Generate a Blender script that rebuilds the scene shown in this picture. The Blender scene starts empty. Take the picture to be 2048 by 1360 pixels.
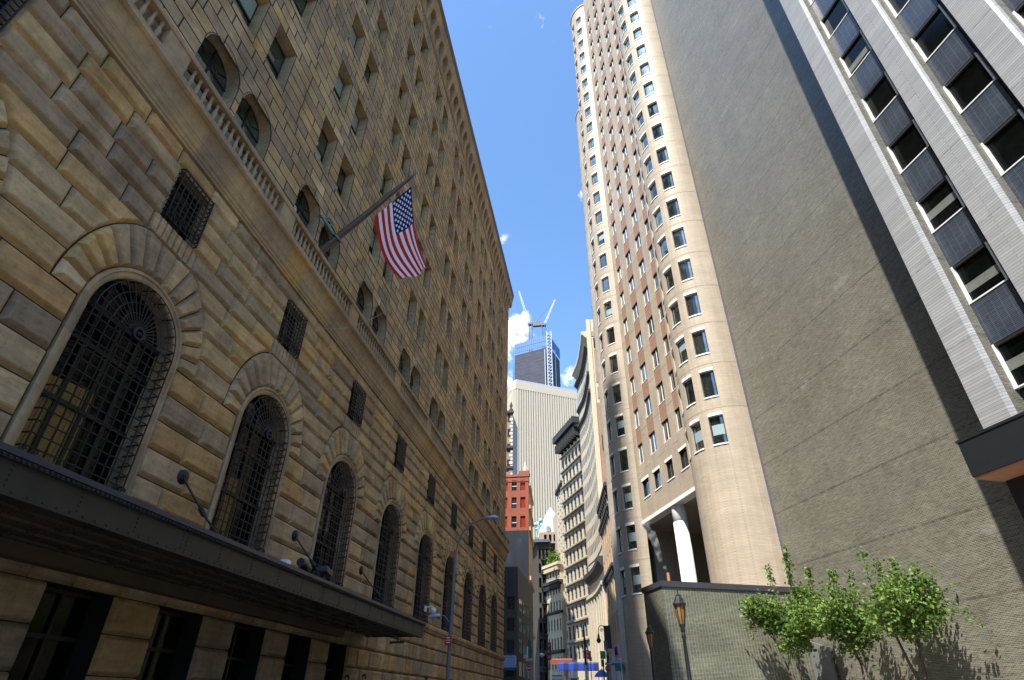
import bpy, math, random
from mathutils import Vector
R = math.radians
rnd = random.Random(7)
S = bpy.context.scene
COL = S.collection
W = bpy.data.worlds.new("World"); S.world = W; W.use_nodes = True

# ------------------------------------------------------------------ helpers
class MB:
    """collects faces for one mesh object; every face has a material slot and a tone (stone / brick colour choice)"""
    def __init__(s): s.v = []; s.f = []; s.m = []; s.t = []; s.sm = []
    def poly(s, pts, m=0, t=.5, sm=False):
        b = len(s.v); s.v += [tuple(p) for p in pts]; s.f.append(tuple(range(b, b + len(pts)))); s.m.append(m); s.t.append(t); s.sm.append(sm)
    def box(s, x0, x1, y0, y1, z0, z1, m=0, t=.5):
        b = len(s.v)
        s.v += [(x0,y0,z0),(x1,y0,z0),(x1,y1,z0),(x0,y1,z0),(x0,y0,z1),(x1,y0,z1),(x1,y1,z1),(x0,y1,z1)]
        for q in ((3,2,1,0),(4,5,6,7),(0,1,5,4),(1,2,6,5),(2,3,7,6),(3,0,4,7)):
            s.f.append(tuple(b+i for i in q)); s.m.append(m); s.t.append(t); s.sm.append(False)
    def prism(s, foot, z0, z1, m=0, t=.5, top=None):
        n = len(foot); zt = top or [z1]*n
        a = sum(foot[i][0]*foot[(i+1)%n][1]-foot[(i+1)%n][0]*foot[i][1] for i in range(n))
        if a < 0: foot = foot[::-1]; zt = zt[::-1]
        for i in range(n):
            j = (i+1) % n
            s.poly([(*foot[i],z0),(*foot[j],z0),(*foot[j],zt[j]),(*foot[i],zt[i])], m, t)
        s.poly([(*foot[i],zt[i]) for i in range(n)], m, t)
        s.poly([(*foot[i],z0) for i in reversed(range(n))], m, t)
    def strip(s, rows, m=0, t=.5, sm=False, close=False):
        """rows: list of equal-length point lists; skins them with shared verts"""
        n = len(rows[0]); b = len(s.v)
        for r in rows: s.v += [tuple(p) for p in r]
        for i in range(len(rows)-1):
            for j in range(n if close else n-1):
                k = (j+1) % n
                s.f.append((b+i*n+j, b+i*n+k, b+(i+1)*n+k, b+(i+1)*n+j)); s.m.append(m); s.t.append(t); s.sm.append(sm)
    def tube(s, pts, r, n=6, m=0, t=.5, cap=True):
        pts = [Vector(p) for p in pts]; rs = r if isinstance(r,(list,tuple)) else [r]*len(pts)
        rows = []; up = None
        for i,p in enumerate(pts):
            d = (pts[min(i+1,len(pts)-1)]-pts[max(i-1,0)])
            d = d.normalized() if d.length > 1e-9 else Vector((0,0,1))
            if up is None:
                up = Vector((0,0,1)) if abs(d.z) < .9 else Vector((1,0,0))
            a = d.cross(up)
            if a.length < 1e-6: a = d.cross(Vector((.3,1,.2)))
            a.normalize(); b = a.cross(d); up = b
            rows.append([p + (a*math.cos(2*math.pi*k/n) + b*math.sin(2*math.pi*k/n))*rs[i] for k in range(n)])
        s.strip(rows, m, t, n > 4, True)
        if cap:
            s.poly(rows[0], m, t); s.poly(rows[-1][::-1], m, t)
    def bar(s, a, b, w, h=None, m=0, t=.5):
        """rectangular bar from a to b"""
        a = Vector(a); b = Vector(b); d = (b-a).normalized(); h = h or w
        up = Vector((0,0,1)) if abs(d.z) < .95 else Vector((1,0,0))
        x = d.cross(up).normalized(); y = x.cross(d)
        c = [(-1,-1),(1,-1),(1,1),(-1,1)]
        r0 = [a + x*(i*w/2) + y*(j*h/2) for i,j in c]; r1 = [b + x*(i*w/2) + y*(j*h/2) for i,j in c]
        s.strip([r0, r1], m, t, False, True); s.poly(r0, m, t); s.poly(r1[::-1], m, t)
    def lathe(s, prof, cx=0, cy=0, n=12, m=0, t=.5, sm=True):
        rows = [[(cx+r*math.cos(2*math.pi*k/n), cy+r*math.sin(2*math.pi*k/n), z) for k in range(n)] for r,z in prof]
        s.strip(rows, m, t, sm, True)
        s.poly(rows[0][::-1], m, t); s.poly(rows[-1], m, t)
    def build(s, name, mats, parent=None):
        me = bpy.data.meshes.new(name); me.from_pydata(s.v, [], s.f)
        for mm in (mats if isinstance(mats,(list,tuple)) else [mats]): me.materials.append(mm)
        me.polygons.foreach_set("material_index", s.m)
        me.polygons.foreach_set("use_smooth", s.sm)
        at = me.attributes.new("tone", 'FLOAT', 'FACE'); at.data.foreach_set("value", s.t)
        me.update()
        o = bpy.data.objects.new(name, me); COL.objects.link(o)
        if parent: o.parent = parent
        return o

def tag(o, label=None, cat=None, group=None, kind=None):
    if label: o["label"] = label
    if cat: o["category"] = cat
    if group: o["group"] = group
    if kind: o["kind"] = kind
    return o
def empty(name, label, cat, loc=(0,0,0), rz=0, group=None):
    o = bpy.data.objects.new(name, None); COL.objects.link(o); o.location = loc; o.rotation_euler = (0,0,rz)
    o.empty_display_size = .3
    return tag(o, label, cat, group)
def fixn(o):
    import bmesh
    b = bmesh.new(); b.from_mesh(o.data); bmesh.ops.remove_doubles(b, verts=b.verts, dist=1e-4); bmesh.ops.recalc_face_normals(b, faces=b.faces); b.to_mesh(o.data); b.free(); return o
def inst(src, name, parent, loc=(0,0,0), scale=None, rz=0):
    """another object on the same mesh"""
    o = bpy.data.objects.new(name, src.data if hasattr(src,'data') else src); COL.objects.link(o); o.parent = parent
    o.location = loc
    if scale: o.scale = scale
    if rz: o.rotation_euler = (0,0,rz)
    return o
def copy_tree(o, parent=None):
    c = o.copy(); COL.objects.link(c); c.parent = parent
    for ch in list(o.children): copy_tree(ch, c)
    return c

def mesh_only(mb, name, mats):
    o = mb.build(name, mats); me = o.data; bpy.data.objects.remove(o); return me

# ------------------------------------------------------------------ materials
def newmat(name):
    m = bpy.data.materials.new(name); m.use_nodes = True
    nt = m.node_tree; return m, nt, nt.nodes["Principled BSDF"]
def N(nt, typ, **kw):
    n = nt.nodes.new(typ)
    for k,v in kw.items():
        if k in n.inputs: n.inputs[k].default_value = v
        else: setattr(n, k, v)
    return n
def L(nt, a, b): nt.links.new(a, b)
def c4(c): return (c[0],c[1],c[2],1)
def ramp(nt, stops, interp='LINEAR'):
    r = nt.nodes.new('ShaderNodeValToRGB'); r.color_ramp.interpolation = interp
    el = r.color_ramp.elements
    while len(el) < len(stops): el.new(.5)
    for e,(p,c) in zip(el, stops): e.position = p; e.color = c4(c)
    return r
def mix(nt, mode, fac, a, b):
    n = nt.nodes.new('ShaderNodeMix'); n.data_type = 'RGBA'; n.blend_type = mode
    for sock, v in ((n.inputs[0], fac), (n.inputs[6], a), (n.inputs[7], b)):
        if hasattr(v, 'is_linked'): L(nt, v, sock)
        else: sock.default_value = v if isinstance(v,(int,float)) else c4(v)
    return n.outputs[2]
def objcoord(nt, kind='Object'):
    return N(nt, 'ShaderNodeTexCoord').outputs[kind]
def noise(nt, vec, scale, detail=4, rough=.55, sc=None):
    if sc:
        mp = N(nt, 'ShaderNodeMapping'); mp.inputs['Scale'].default_value = sc; L(nt, vec, mp.inputs[0]); vec = mp.outputs[0]
    n = N(nt, 'ShaderNodeTexNoise'); n.inputs['Scale'].default_value = scale; n.inputs['Detail'].default_value = detail; n.inputs['Roughness'].default_value = rough
    L(nt, vec, n.inputs['Vector']); return n.outputs['Fac']
def bump(nt, bsdf, h, strength, dist=.02):
    b = N(nt, 'ShaderNodeBump'); b.inputs['Strength'].default_value = strength; b.inputs['Distance'].default_value = dist
    L(nt, h, b.inputs['Height']); L(nt, b.outputs[0], bsdf.inputs['Normal'])

def plain(name, col, rough=.6, metal=0., var=.12, scale=3., spec=.5, bumps=0.):
    m, nt, b = newmat(name)
    v = objcoord(nt); n = noise(nt, v, scale)
    rp = ramp(nt, [(.25, [c*(1-var) for c in col]), (.75, [min(1,c*(1+var)) for c in col])]); L(nt, n, rp.inputs[0])
    L(nt, rp.outputs[0], b.inputs['Base Color'])
    b.inputs['Roughness'].default_value = rough; b.inputs['Metallic'].default_value = metal; b.inputs['Specular IOR Level'].default_value = spec
    if bumps: bump(nt, b, noise(nt, v, scale*12), bumps)
    return m

def stone(name, stops, grain=.32, rough=.75, dirt=.3, streak=(1,.6,3.2), speck=False):
    """stone whose colour is picked per block by the face attribute 'tone', with veins and weathering"""
    m, nt, b = newmat(name)
    v = objcoord(nt)
    at = N(nt, 'ShaderNodeAttribute', attribute_name='tone')
    rp = ramp(nt, stops); L(nt, at.outputs['Fac'], rp.inputs[0])
    # shift grain per block
    ad = N(nt, 'ShaderNodeVectorMath', operation='MULTIPLY_ADD'); ad.inputs[1].default_value = (1,1,1)
    cx = N(nt, 'ShaderNodeCombineXYZ'); ml = N(nt, 'ShaderNodeMath', operation='MULTIPLY'); ml.inputs[1].default_value = 91.
    L(nt, at.outputs['Fac'], ml.inputs[0]); L(nt, ml.outputs[0], cx.inputs[0]); L(nt, ml.outputs[0], cx.inputs[2])
    L(nt, v, ad.inputs[0]); L(nt, cx.outputs[0], ad.inputs[2])
    g = noise(nt, ad.outputs[0], 1.6, 6, .62, streak)
    gr = ramp(nt, [(.3, (1-grain,)*3), (.72, (1+grain*.55,)*3)]); L(nt, g, gr.inputs[0])
    c = mix(nt, 'MULTIPLY', 1., rp.outputs[0], gr.outputs[0])
    d = noise(nt, v, .5, 5, .6); dr = ramp(nt, [(.38, (1-dirt,1-dirt,1-dirt*.9)), (.62, (1,1,1))]); L(nt, d, dr.inputs[0])
    c = mix(nt, 'MULTIPLY', 1., c, dr.outputs[0])
    if speck:   # pitting and dark run-down stains
        s1 = noise(nt, v, 7., 6, .75); s1r = ramp(nt, [(.36,(.62,.6,.58)),(.5,(1,1,1))]); L(nt, s1, s1r.inputs[0]); c = mix(nt, 'MULTIPLY', .6, c, s1r.outputs[0])
        s2 = noise(nt, v, .9, 5, .65, (1,1,.22)); s2r = ramp(nt, [(.36,(.55,.5,.45)),(.52,(1,1,1))]); L(nt, s2, s2r.inputs[0]); c = mix(nt, 'MULTIPLY', .55, c, s2r.outputs[0])
    L(nt, c, b.inputs['Base Color']); b.inputs['Roughness'].default_value = rough; b.inputs['Specular IOR Level'].default_value = .3
    bump(nt, b, noise(nt, v, 22, 5), .25, .01)
    return m

def brick(name, c1, c2, mortar, bw=.2, bh=.0677, ms=.006, offset=.5, rough=.5, joint=None, blotch=.25, stains=False, spec=.4, streak=0):
    """brickwork laid in metres on the object's own axes (u = x + y along the wall, v = z)"""
    m, nt, b = newmat(name)
    v = objcoord(nt); sp = N(nt, 'ShaderNodeSeparateXYZ'); L(nt, v, sp.inputs[0])
    ad = N(nt, 'ShaderNodeMath', operation='ADD'); L(nt, sp.outputs[0], ad.inputs[0]); L(nt, sp.outputs[1], ad.inputs[1])
    cb = N(nt, 'ShaderNodeCombineXYZ'); L(nt, ad.outputs[0], cb.inputs[0]); L(nt, sp.outputs[2], cb.inputs[1])
    bt = N(nt, 'ShaderNodeTexBrick'); bt.offset = offset; bt.squash = 1
    bt.inputs['Scale'].default_value = 1; bt.inputs['Brick Width'].default_value = bw; bt.inputs['Row Height'].default_value = bh
    bt.inputs['Mortar Size'].default_value = ms; bt.inputs['Mortar Smooth'].default_value = .1; bt.inputs['Bias'].default_value = 0
    bt.inputs['Color1'].default_value = c4(c1); bt.inputs['Color2'].default_value = c4(c2); bt.inputs['Mortar'].default_value = c4(mortar)
    L(nt, cb.outputs[0], bt.inputs['Vector'])
    c = bt.outputs['Color']
    n = noise(nt, v, .35, 5, .6, (1,1,2.2)); nr = ramp(nt, [(.3, (1-blotch,)*3), (.7, (1+blotch*.6,)*3)]); L(nt, n, nr.inputs[0])
    c = mix(nt, 'MULTIPLY', 1., c, nr.outputs[0])
    k2 = .34 if stains else blotch*.8
    n2 = noise(nt, cb.outputs[0], 1.0, 4, .75, (1.3,12.,1)); n2r = ramp(nt, [(.36, (1-k2,)*3), (.64, (1+k2*.6,)*3)]); L(nt, n2, n2r.inputs[0])
    c = mix(nt, 'MULTIPLY', 1., c, n2r.outputs[0])
    if stains:  # pale efflorescence and rusty patches
        e1 = noise(nt, v, .22, 6, .7, (1,1,2.5)); e1r = ramp(nt, [(.62,(0,0,0)),(.76,(.4,.4,.4))]); L(nt, e1, e1r.inputs[0]); c = mix(nt, 'MIX', e1r.outputs[0], c, (.40,.39,.36))
        e2 = noise(nt, v, .5, 7, .75, (1,1,3)); e2r = ramp(nt, [(.66,(0,0,0)),(.74,(.5,.5,.5))]); L(nt, e2, e2r.inputs[0]); c = mix(nt, 'MIX', e2r.outputs[0], c, (.20,.12,.06))
        e3 = noise(nt, v, .8, 5, .6, (1,1,.05)); e3r = ramp(nt, [(.35,(.78,.78,.78)),(.55,(1,1,1))]); L(nt, e3, e3r.inputs[0]); c = mix(nt, 'MULTIPLY', .3, c, e3r.outputs[0])
    if streak:  # rain streaks running down from sills
        e4 = noise(nt, v, 1.1, 5, .65, (1,1,.06)); e4r = ramp(nt, [(.38,(.72,.70,.67)),(.56,(1,1,1))]); L(nt, e4, e4r.inputs[0]); c = mix(nt, 'MULTIPLY', streak, c, e4r.outputs[0])
    if joint:   # an expansion joint every storey: (spacing, offset, colour)
        mm = N(nt, 'ShaderNodeMath', operation='SUBTRACT'); mm.inputs[1].default_value = joint[1]; L(nt, sp.outputs[2], mm.inputs[0])
        md = N(nt, 'ShaderNodeMath', operation='FLOORED_MODULO'); md.inputs[1].default_value = joint[0]; L(nt, mm.outputs[0], md.inputs[0])
        lt = N(nt, 'ShaderNodeMath', operation='LESS_THAN'); lt.inputs[1].default_value = joint[3]; L(nt, md.outputs[0], lt.inputs[0])
        nj = noise(nt, cb.outputs[0], 3., 3, .7, (1,.2,1)); njr = ramp(nt, [(.35,(0,0,0)),(.6,(1,1,1))]); L(nt, nj, njr.inputs[0])
        mu = N(nt, 'ShaderNodeMath', operation='MULTIPLY'); L(nt, lt.outputs[0], mu.inputs[0]); L(nt, njr.outputs[0], mu.inputs[1])
        c = mix(nt, 'MIX', mu.outputs[0], c, joint[2])
    L(nt, c, b.inputs['Base Color']); b.inputs['Roughness'].default_value = rough; b.inputs['Specular IOR Level'].default_value = spec
    bump(nt, b, bt.outputs['Fac'], -.25, .006)
    return m

def glass(name, col=(.015,.02,.022), rough=.06, ior=1.9, var=.6, metal=0.):
    m, nt, b = newmat(name)
    oi = N(nt, 'ShaderNodeObjectInfo')
    v = objcoord(nt, 'Object'); n = noise(nt, v, 1.3, 2)
    rp = ramp(nt, [(.3, [c*(1-var) for c in col]), (.7, [c*(1+var) for c in col])]); L(nt, n, rp.inputs[0])
    c = mix(nt, 'MULTIPLY', .6, rp.outputs[0], (1,1,1)); 
    vr = ramp(nt, [(0., (.45,.5,.5)), (.6, (1,1,1)), (.9,(1.25,1.2,1.1)), (1., (1.6,1.55,1.35))]); L(nt, oi.outputs['Random'], vr.inputs[0])
    c = mix(nt, 'MULTIPLY', 1., rp.outputs[0], vr.outputs[0])
    L(nt, c, b.inputs['Base Color']); b.inputs['Roughness'].default_value = rough; b.inputs['IOR'].default_value = ior; b.inputs['Metallic'].default_value = metal
    bump(nt, b, noise(nt, v, .7, 2), .06, .05)
    return m

SAND = [(0, (0.34, 0.25, 0.155)), (0.2, (0.422, 0.31, 0.185)), (0.4, (0.484, 0.355, 0.206)), (0.55, (0.525, 0.38, 0.202)), (0.7, (0.577, 0.405, 0.194)), (0.82, (0.536, 0.335, 0.138)), (0.92, (0.597, 0.39, 0.15)), (1, (0.68, 0.51, 0.292))]
M = {}
M['stone'] = stone('sandstone', SAND, speck=True)
M['joint'] = plain('stone_joint', (.045,.036,.026), .9)
M['moulding'] = stone('moulding_stone', [(0,(.33,.235,.145)),(.4,(.40,.29,.175)),(.75,(.45,.325,.185)),(1,(.50,.315,.105))], .25, streak=(1,2.5,2))
M['iron'] = plain('wrought_iron', (.007,.0075,.011), .5, .2, .2)
M['canopy'] = plain('painted_iron', (.028,.027,.021), .5, .2, .25, 2.)
M['canopy_rim'] = plain('canopy_rim', (.05,.052,.075), .4, .3)
M['soffit'] = plain('canopy_soffit', (.075,.05,.028), .6, 0, .3, 1.2)
M['rust'] = plain('rusty_rivet', (.03,.022,.015), .7)
M['bglass'] = glass('dark_window_glass', (.003,.004,.004), .10, 1.3)
M['fglass'] = glass('greenish_glass', (.035,.05,.042), .05, 2.0)
M['blind'] = plain('ochre_curtain', (.21,.13,.03), .8, 0, .25, 5)
M['bronze'] = plain('window_bronze', (.014,.014,.013), .5, .2)
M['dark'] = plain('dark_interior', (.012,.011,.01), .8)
M['gbrick'] = brick('grey_brown_brick', (.155,.145,.114), (.08,.074,.055), (.26,.247,.203), ms=.011, joint=(3.66,9.53,(.075,.068,.056),.10), rough=.42, blotch=.14, stains=True)
M['pbrick'] = brick('olive_glazed_brick', (.095,.095,.065), (.04,.037,.022), (.31,.31,.25), bw=.2, bh=.0677, ms=.011, offset=0, rough=.4, blotch=.25)
M['wtile'] = brick('white_ribbed_tile', (.345,.345,.345), (.285,.285,.285), (.18,.18,.18), bw=2.6, bh=.122, ms=.012, rough=.35, joint=(3.66,13.19,(.16,.16,.16),.05), blotch=.09)
M['spandrel'] = brick('blue_glazed_tile', (.034,.046,.070), (.023,.032,.050), (.095,.10,.11), bw=.3, bh=.062, ms=.008, offset=0, rough=.22, blotch=.3, spec=.7)
M['black'] = plain('black_metal', (.018,.02,.023), .4, .2)
M['white'] = plain('white_frame', (.75,.75,.73), .5, 0, .05)
M['cream'] = brick('cream_brick', (.455,.375,.285), (.405,.335,.25), (.325,.27,.20), bw=.4, bh=.10, ms=.012, rough=.6, blotch=.12, streak=.45)
M['tjoint'] = plain('tower_joint', (.33,.275,.21), .8)
M['trim'] = plain('pale_trim', (.78,.77,.74), .55, 0, .04)
M['redbrick'] = brick('orange_brick_panel', (.32,.18,.11), (.27,.15,.095), (.34,.24,.17), bw=.3, bh=.09, ms=.008, rough=.6, blotch=.12)
M['tglass'] = glass('tower_glass', (.24,.285,.295), .015, 1.9, .3, .92)
M['column'] = plain('white_column', (.80,.80,.79), .45, 0, .04)
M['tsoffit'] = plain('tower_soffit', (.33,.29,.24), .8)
M['asphalt'] = plain('asphalt', (.05,.05,.052), .9, 0, .25, 8)
M['paving'] = plain('paving', (.19,.175,.155), .85, 0, .15, 4)
M['line'] = plain('road_paint', (.7,.7,.66), .7)
M['granite'] = plain('kerb_granite', (.28,.28,.28), .8)
M['bark'] = plain('bark', (.085,.065,.05), .9, 0, .3, 12)
M['steel'] = plain('galvanised_steel', (.30,.31,.32), .45, .5)
M['polepaint'] = plain('pole_paint', (.14,.15,.17), .5, .3)

# ------------------------------------------------------------------ camera
cam = bpy.data.cameras.new("Camera"); camo = bpy.data.objects.new("Camera", cam); COL.objects.link(camo); S.camera = camo
cam.sensor_width = 36; cam.lens = 1130.3/2048*36; cam.clip_end = 5000; cam.clip_start = .05
pi_, ro_, ys_ = 0.569633, 0.0102443, 0.157096
from mathutils import Matrix
fw = Vector((0,math.cos(pi_),math.sin(pi_))); up = Vector((0,-math.sin(pi_),math.cos(pi_))); rt = Vector((1,0,0))
r2 = rt*math.cos(ro_)+up*math.sin(ro_); u2 = -rt*math.sin(ro_)+up*math.cos(ro_)
mw = Matrix((r2,u2,-fw)).transposed().to_4x4()
camo.matrix_world = Matrix.Translation((0,0,1.65)) @ Matrix.Rotation(ys_,4,'Z') @ mw

# ------------------------------------------------------------------ light
SUN_EL = R(57); SH = Vector((-.4415,-.8973,0)).normalized()
sdir = SH*math.cos(SUN_EL)+Vector((0,0,math.sin(SUN_EL)))
sl = bpy.data.lights.new("sun", 'SUN'); sl.energy = 4.3; sl.angle = R(.53); sl.color = (1,.95,.86)
so = bpy.data.objects.new("sun", sl); COL.objects.link(so); so.rotation_euler = (-sdir).to_track_quat('-Z','Y').to_euler()
def ray(px, py):
    d = r2*((px-1024)/1130.3) - u2*((py-680)/1130.3) + fw
    return (Matrix.Rotation(ys_,3,'Z') @ d).normalized()
nt = W.node_tree; bg = nt.nodes['Background']
sky = nt.nodes.new('ShaderNodeTexSky'); sky.sky_type = 'NISHITA'; sky.sun_disc = False
sky.sun_elevation = SUN_EL; sky.sun_rotation = math.atan2(SH.x, SH.y); sky.air_density = 1.; sky.dust_density = .6; sky.ozone_density = 2.5
tc = nt.nodes.new('ShaderNodeTexCoord')
cn = N(nt, 'ShaderNodeTexNoise'); cn.inputs['Scale'].default_value = 38; cn.inputs['Detail'].default_value = 7; cn.inputs['Roughness'].default_value = .6
L(nt, tc.outputs['Generated'], cn.inputs['Vector'])
acc = None
for px,py,rad,amt in ((1026,660,.075,1.1),(1050,640,.045,.85),(1005,700,.07,.9),(1020,765,.06,.95),(1140,750,.05,.8),(1166,390,.030,.8),(1008,478,.030,.9),(960,10,.30,.22),(1100,40,.25,.15),(1300,-200,.5,.5),(700,-300,.5,.5)):
    dp = N(nt, 'ShaderNodeVectorMath', operation='DISTANCE'); dp.inputs[1].default_value = ray(px,py)
    L(nt, tc.outputs['Generated'], dp.inputs[0])
    mr = N(nt, 'ShaderNodeMapRange'); mr.interpolation_type = 'SMOOTHSTEP'
    mr.inputs['From Min'].default_value = rad; mr.inputs['From Max'].default_value = 0; mr.inputs['To Max'].default_value = amt
    L(nt, dp.outputs['Value'], mr.inputs['Value'])
    if acc is None: acc = mr.outputs[0]
    else:
        a = N(nt, 'ShaderNodeMath', operation='MAXIMUM'); L(nt, acc, a.inputs[0]); L(nt, mr.outputs[0], a.inputs[1]); acc = a.outputs[0]
ad = N(nt, 'ShaderNodeMath', operation='MULTIPLY_ADD'); ad.inputs[1].default_value = .52; L(nt, acc, ad.inputs[0]); L(nt, cn.outputs['Fac'], ad.inputs[2])
cm = N(nt, 'ShaderNodeMapRange'); cm.interpolation_type = 'SMOOTHSTEP'; cm.inputs['From Min'].default_value = .80; cm.inputs['From Max'].default_value = 1.15; cm.inputs['To Max'].default_value = .92
L(nt, ad.outputs[0], cm.inputs['Value'])
cloudcol = (7.5,7.6,8.0)
skt = mix(nt, 'MULTIPLY', 1., sky.outputs[0], (.92,1.12,1.24))
skc = mix(nt, 'MIX', cm.outputs[0], skt, cloudcol)
L(nt, skc, bg.inputs['Color']); bg.inputs['Strength'].default_value = .12
S.view_settings.view_transform = 'Standard'; S.view_settings.look = 'None'; S.view_settings.exposure = 1.3; S.view_settings.gamma = 1
S.cycles.max_bounces = 8; S.cycles.diffuse_bounces = 4; S.cycles.glossy_bounces = 4; S.cycles.transparent_max_bounces = 16
S.cycles.use_denoising = True; S.cycles.sample_clamp_indirect = 20; S.cycles.blur_glossy = 6.; S.cycles.caustics_reflective = True; S.cycles.caustics_refractive = False

#PART2
# ------------------------------------------------------------------ the rusticated stone bank (left side of the street, facade on x = -12)
FX = -12.0; Y0, Y1 = -9.0, 72.0
BAYS = [-2.8, 4.15, 11.0, 17.87, 24.85, 31.95, 39.05, 45.95, 52.6, 58.95, 65.3]
bank = empty('stone_bank_building', 'tall brown sandstone bank with rusticated blocks, barred arches and stone balcony', 'building')
SP = 9.86                                    # springing of the big arches
def offs(p, w):
    n = len(p); out = []
    for i in range(n):
        a = p[i-1]; b = p[i]; c = p[(i+1)%n]
        d1 = (b[0]-a[0], b[1]-a[1]); d2 = (c[0]-b[0], c[1]-b[1])
        l1 = math.hypot(*d1) or 1e-9; l2 = math.hypot(*d2) or 1e-9
        n1 = (-d1[1]/l1, d1[0]/l1); n2 = (-d2[1]/l2, d2[0]/l2)
        k = max(.35, 1+n1[0]*n2[0]+n1[1]*n2[1])
        vx = (n1[0]+n2[0])/k; vy = (n1[1]+n2[1])/k; q = min(1, 1.5/(math.hypot(vx,vy) or 1)); out.append((b[0]+vx*q*w, b[1]+vy*q*w))
    return out
def block(mb, p, xj, xf, bev, tone, steps=3, mj=0):
    """one stone: polygon p in (y,z), CCW seen from the street; rounded-off arris"""
    prev = [(xj, y, z) for y,z in p]; rings = [prev]
    for k in range(1, steps+1):
        if steps > 1:
            fo, fd = ((.10,.25),(.72,.86),(1,1))[k-1] if steps == 3 else ((.5,.6),(1,1))[k-1]
        else: fo, fd = 1, 1
        x = xj+(xf-xj)*fd; q = offs(p, bev*fo)
        rings.append([(x,y,z) for y,z in q])
    n = len(p)
    for i in range(len(rings)-1):
        for j in range(n):
            k = (j+1)%n
            mb.poly([rings[i][j], rings[i][k], rings[i+1][k], rings[i+1][j]], mj if i == 0 else 0, tone, steps > 1)
    mb.poly(rings[-1], 0, tone)
def lay(mb, z0, z1, obst, ya, yb, target, xj, xf, bev, steps, par, mj=0, tones=(0,1), stagger=None):
    """lay one course between y=ya and y=yb round the obstacles: each (centre, half-width function of z)"""
    zs = [z0+(z1-z0)*i/4 for i in range(5)]
    free = []; left = ('s', ya)
    for c,h in sorted(obst, key=lambda o:o[0]):
        if max(h(z) for z in (z0+.001, (z0+z1)/2, z1-.001)) <= 0: continue
        free.append((left, ('o', c, h, -1))); left = ('o', c, h, 1)
    free.append((left, ('s', yb)))
    def edge(e, z):
        return e[1] if e[0] == 's' else e[1]+e[3]*max(0, e[2](min(max(z,z0+.001),z1-.001)))
    for a,b in free:
        l0 = max(edge(a,z) for z in zs); r0 = min(edge(b,z) for z in zs)
        lm = min(edge(a,z) for z in zs); rm = max(edge(b,z) for z in zs)
        wid = (edge(b,(z0+z1)/2)-edge(a,(z0+z1)/2))
        if wid < .12: continue
        n = max(1, round(wid/target + (.15 if par else -.15)))
        cuts = []
        for i in range(1, n):
            u = i/n + (.26/n if par else -.2/n)*(1 if n > 1 else 0) + rnd.uniform(-.12,.12)/n
            y = l0+(r0-l0)*u if r0-l0 > .5 else None
            if y and y-l0 > .3 and r0-y > .3: cuts.append(y)
        es = [a]+[('s',y) for y in cuts]+[b]
        for e,f in zip(es, es[1:]):
            zl = zs if e[0] == 'o' and abs(edge(e,z0)-edge(e,z1)) > .01 else [z0,z1]
            zr = zs if f[0] == 'o' and abs(edge(f,z0)-edge(f,z1)) > .01 else [z0,z1]
            p = [(edge(f,z), z) for z in zr]+[(edge(e,z), z) for z in reversed(zl)]
            q = [p[0]]
            for w in p[1:]:
                if math.hypot(w[0]-q[-1][0], w[1]-q[-1][1]) > .03: q.append(w)
            if math.hypot(q[0][0]-q[-1][0], q[0][1]-q[-1][1]) < .03: q.pop()
            if len(q) < 3: continue
            wmin = min(edge(f,z)-edge(e,z) for z in (z0,z1)); 
            bb = min(bev, .42*max(.05,max(edge(f,z)-edge(e,z) for z in (z0,z1)))*.5)
            block(mb, q, xj, xf, bb, rnd.uniform(*tones), steps, mj)
EA, EB = 2.6, 3.25
def ring_half(z):
    if z <= SP: return 1.80
    u = (z-SP)/EB
    return EA*math.sqrt(1-u*u) if u < 1 else 0
CZ = [5.97,6.66,7.46,8.26,9.06,9.86,10.66,11.42,12.16,12.85,13.55,14.22,14.90,15.58,16.2]
low = MB()
for i in range(len(CZ)-1):
    z0,z1 = CZ[i],CZ[i+1]; ob = []
    for c in BAYS:
        if z1 <= 12.86: ob.append((c, ring_half))
        elif z1 <= 13.56: ob.append((c, lambda z: .95))
        elif z1 <= 15.59: ob.append((c, lambda z: .76))
    lay(low, z0, z1, ob, Y0, Y1, 1.55, FX-.17, FX, .13, 3, i%2, 1)
for c in BAYS:
    # fluted sill stone under each square window
    for k in range(8): 
        y = c-.95+k*.2375; block(low, [(y,12.87),(y+.2375,12.87),(y+.2375,13.53),(y,13.53)], FX-.17, FX-.01, .035, .45, 2)
    # voussoirs
    K = 15
    for k in range(K):
        a0 = math.pi*k/K; a1 = math.pi*(k+1)/K
        def ell(a): 
            r = 1/math.sqrt((math.cos(a)/EA)**2+(math.sin(a)/EB)**2); return (c+r*math.cos(a), min(12.84,SP+r*math.sin(a)))
        def cir(a): return (c+1.8*math.cos(a), SP+1.8*math.sin(a))
        am = (a0+a1)/2
        block(low, [cir(a0), ell(a0), ell(am), ell(a1), cir(a1), cir(am)], FX-.15, FX+.07, .12, rnd.uniform(.15,1), 3, 1)
low.build('lower_wall', [M['stone'], M['joint']], bank)
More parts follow.
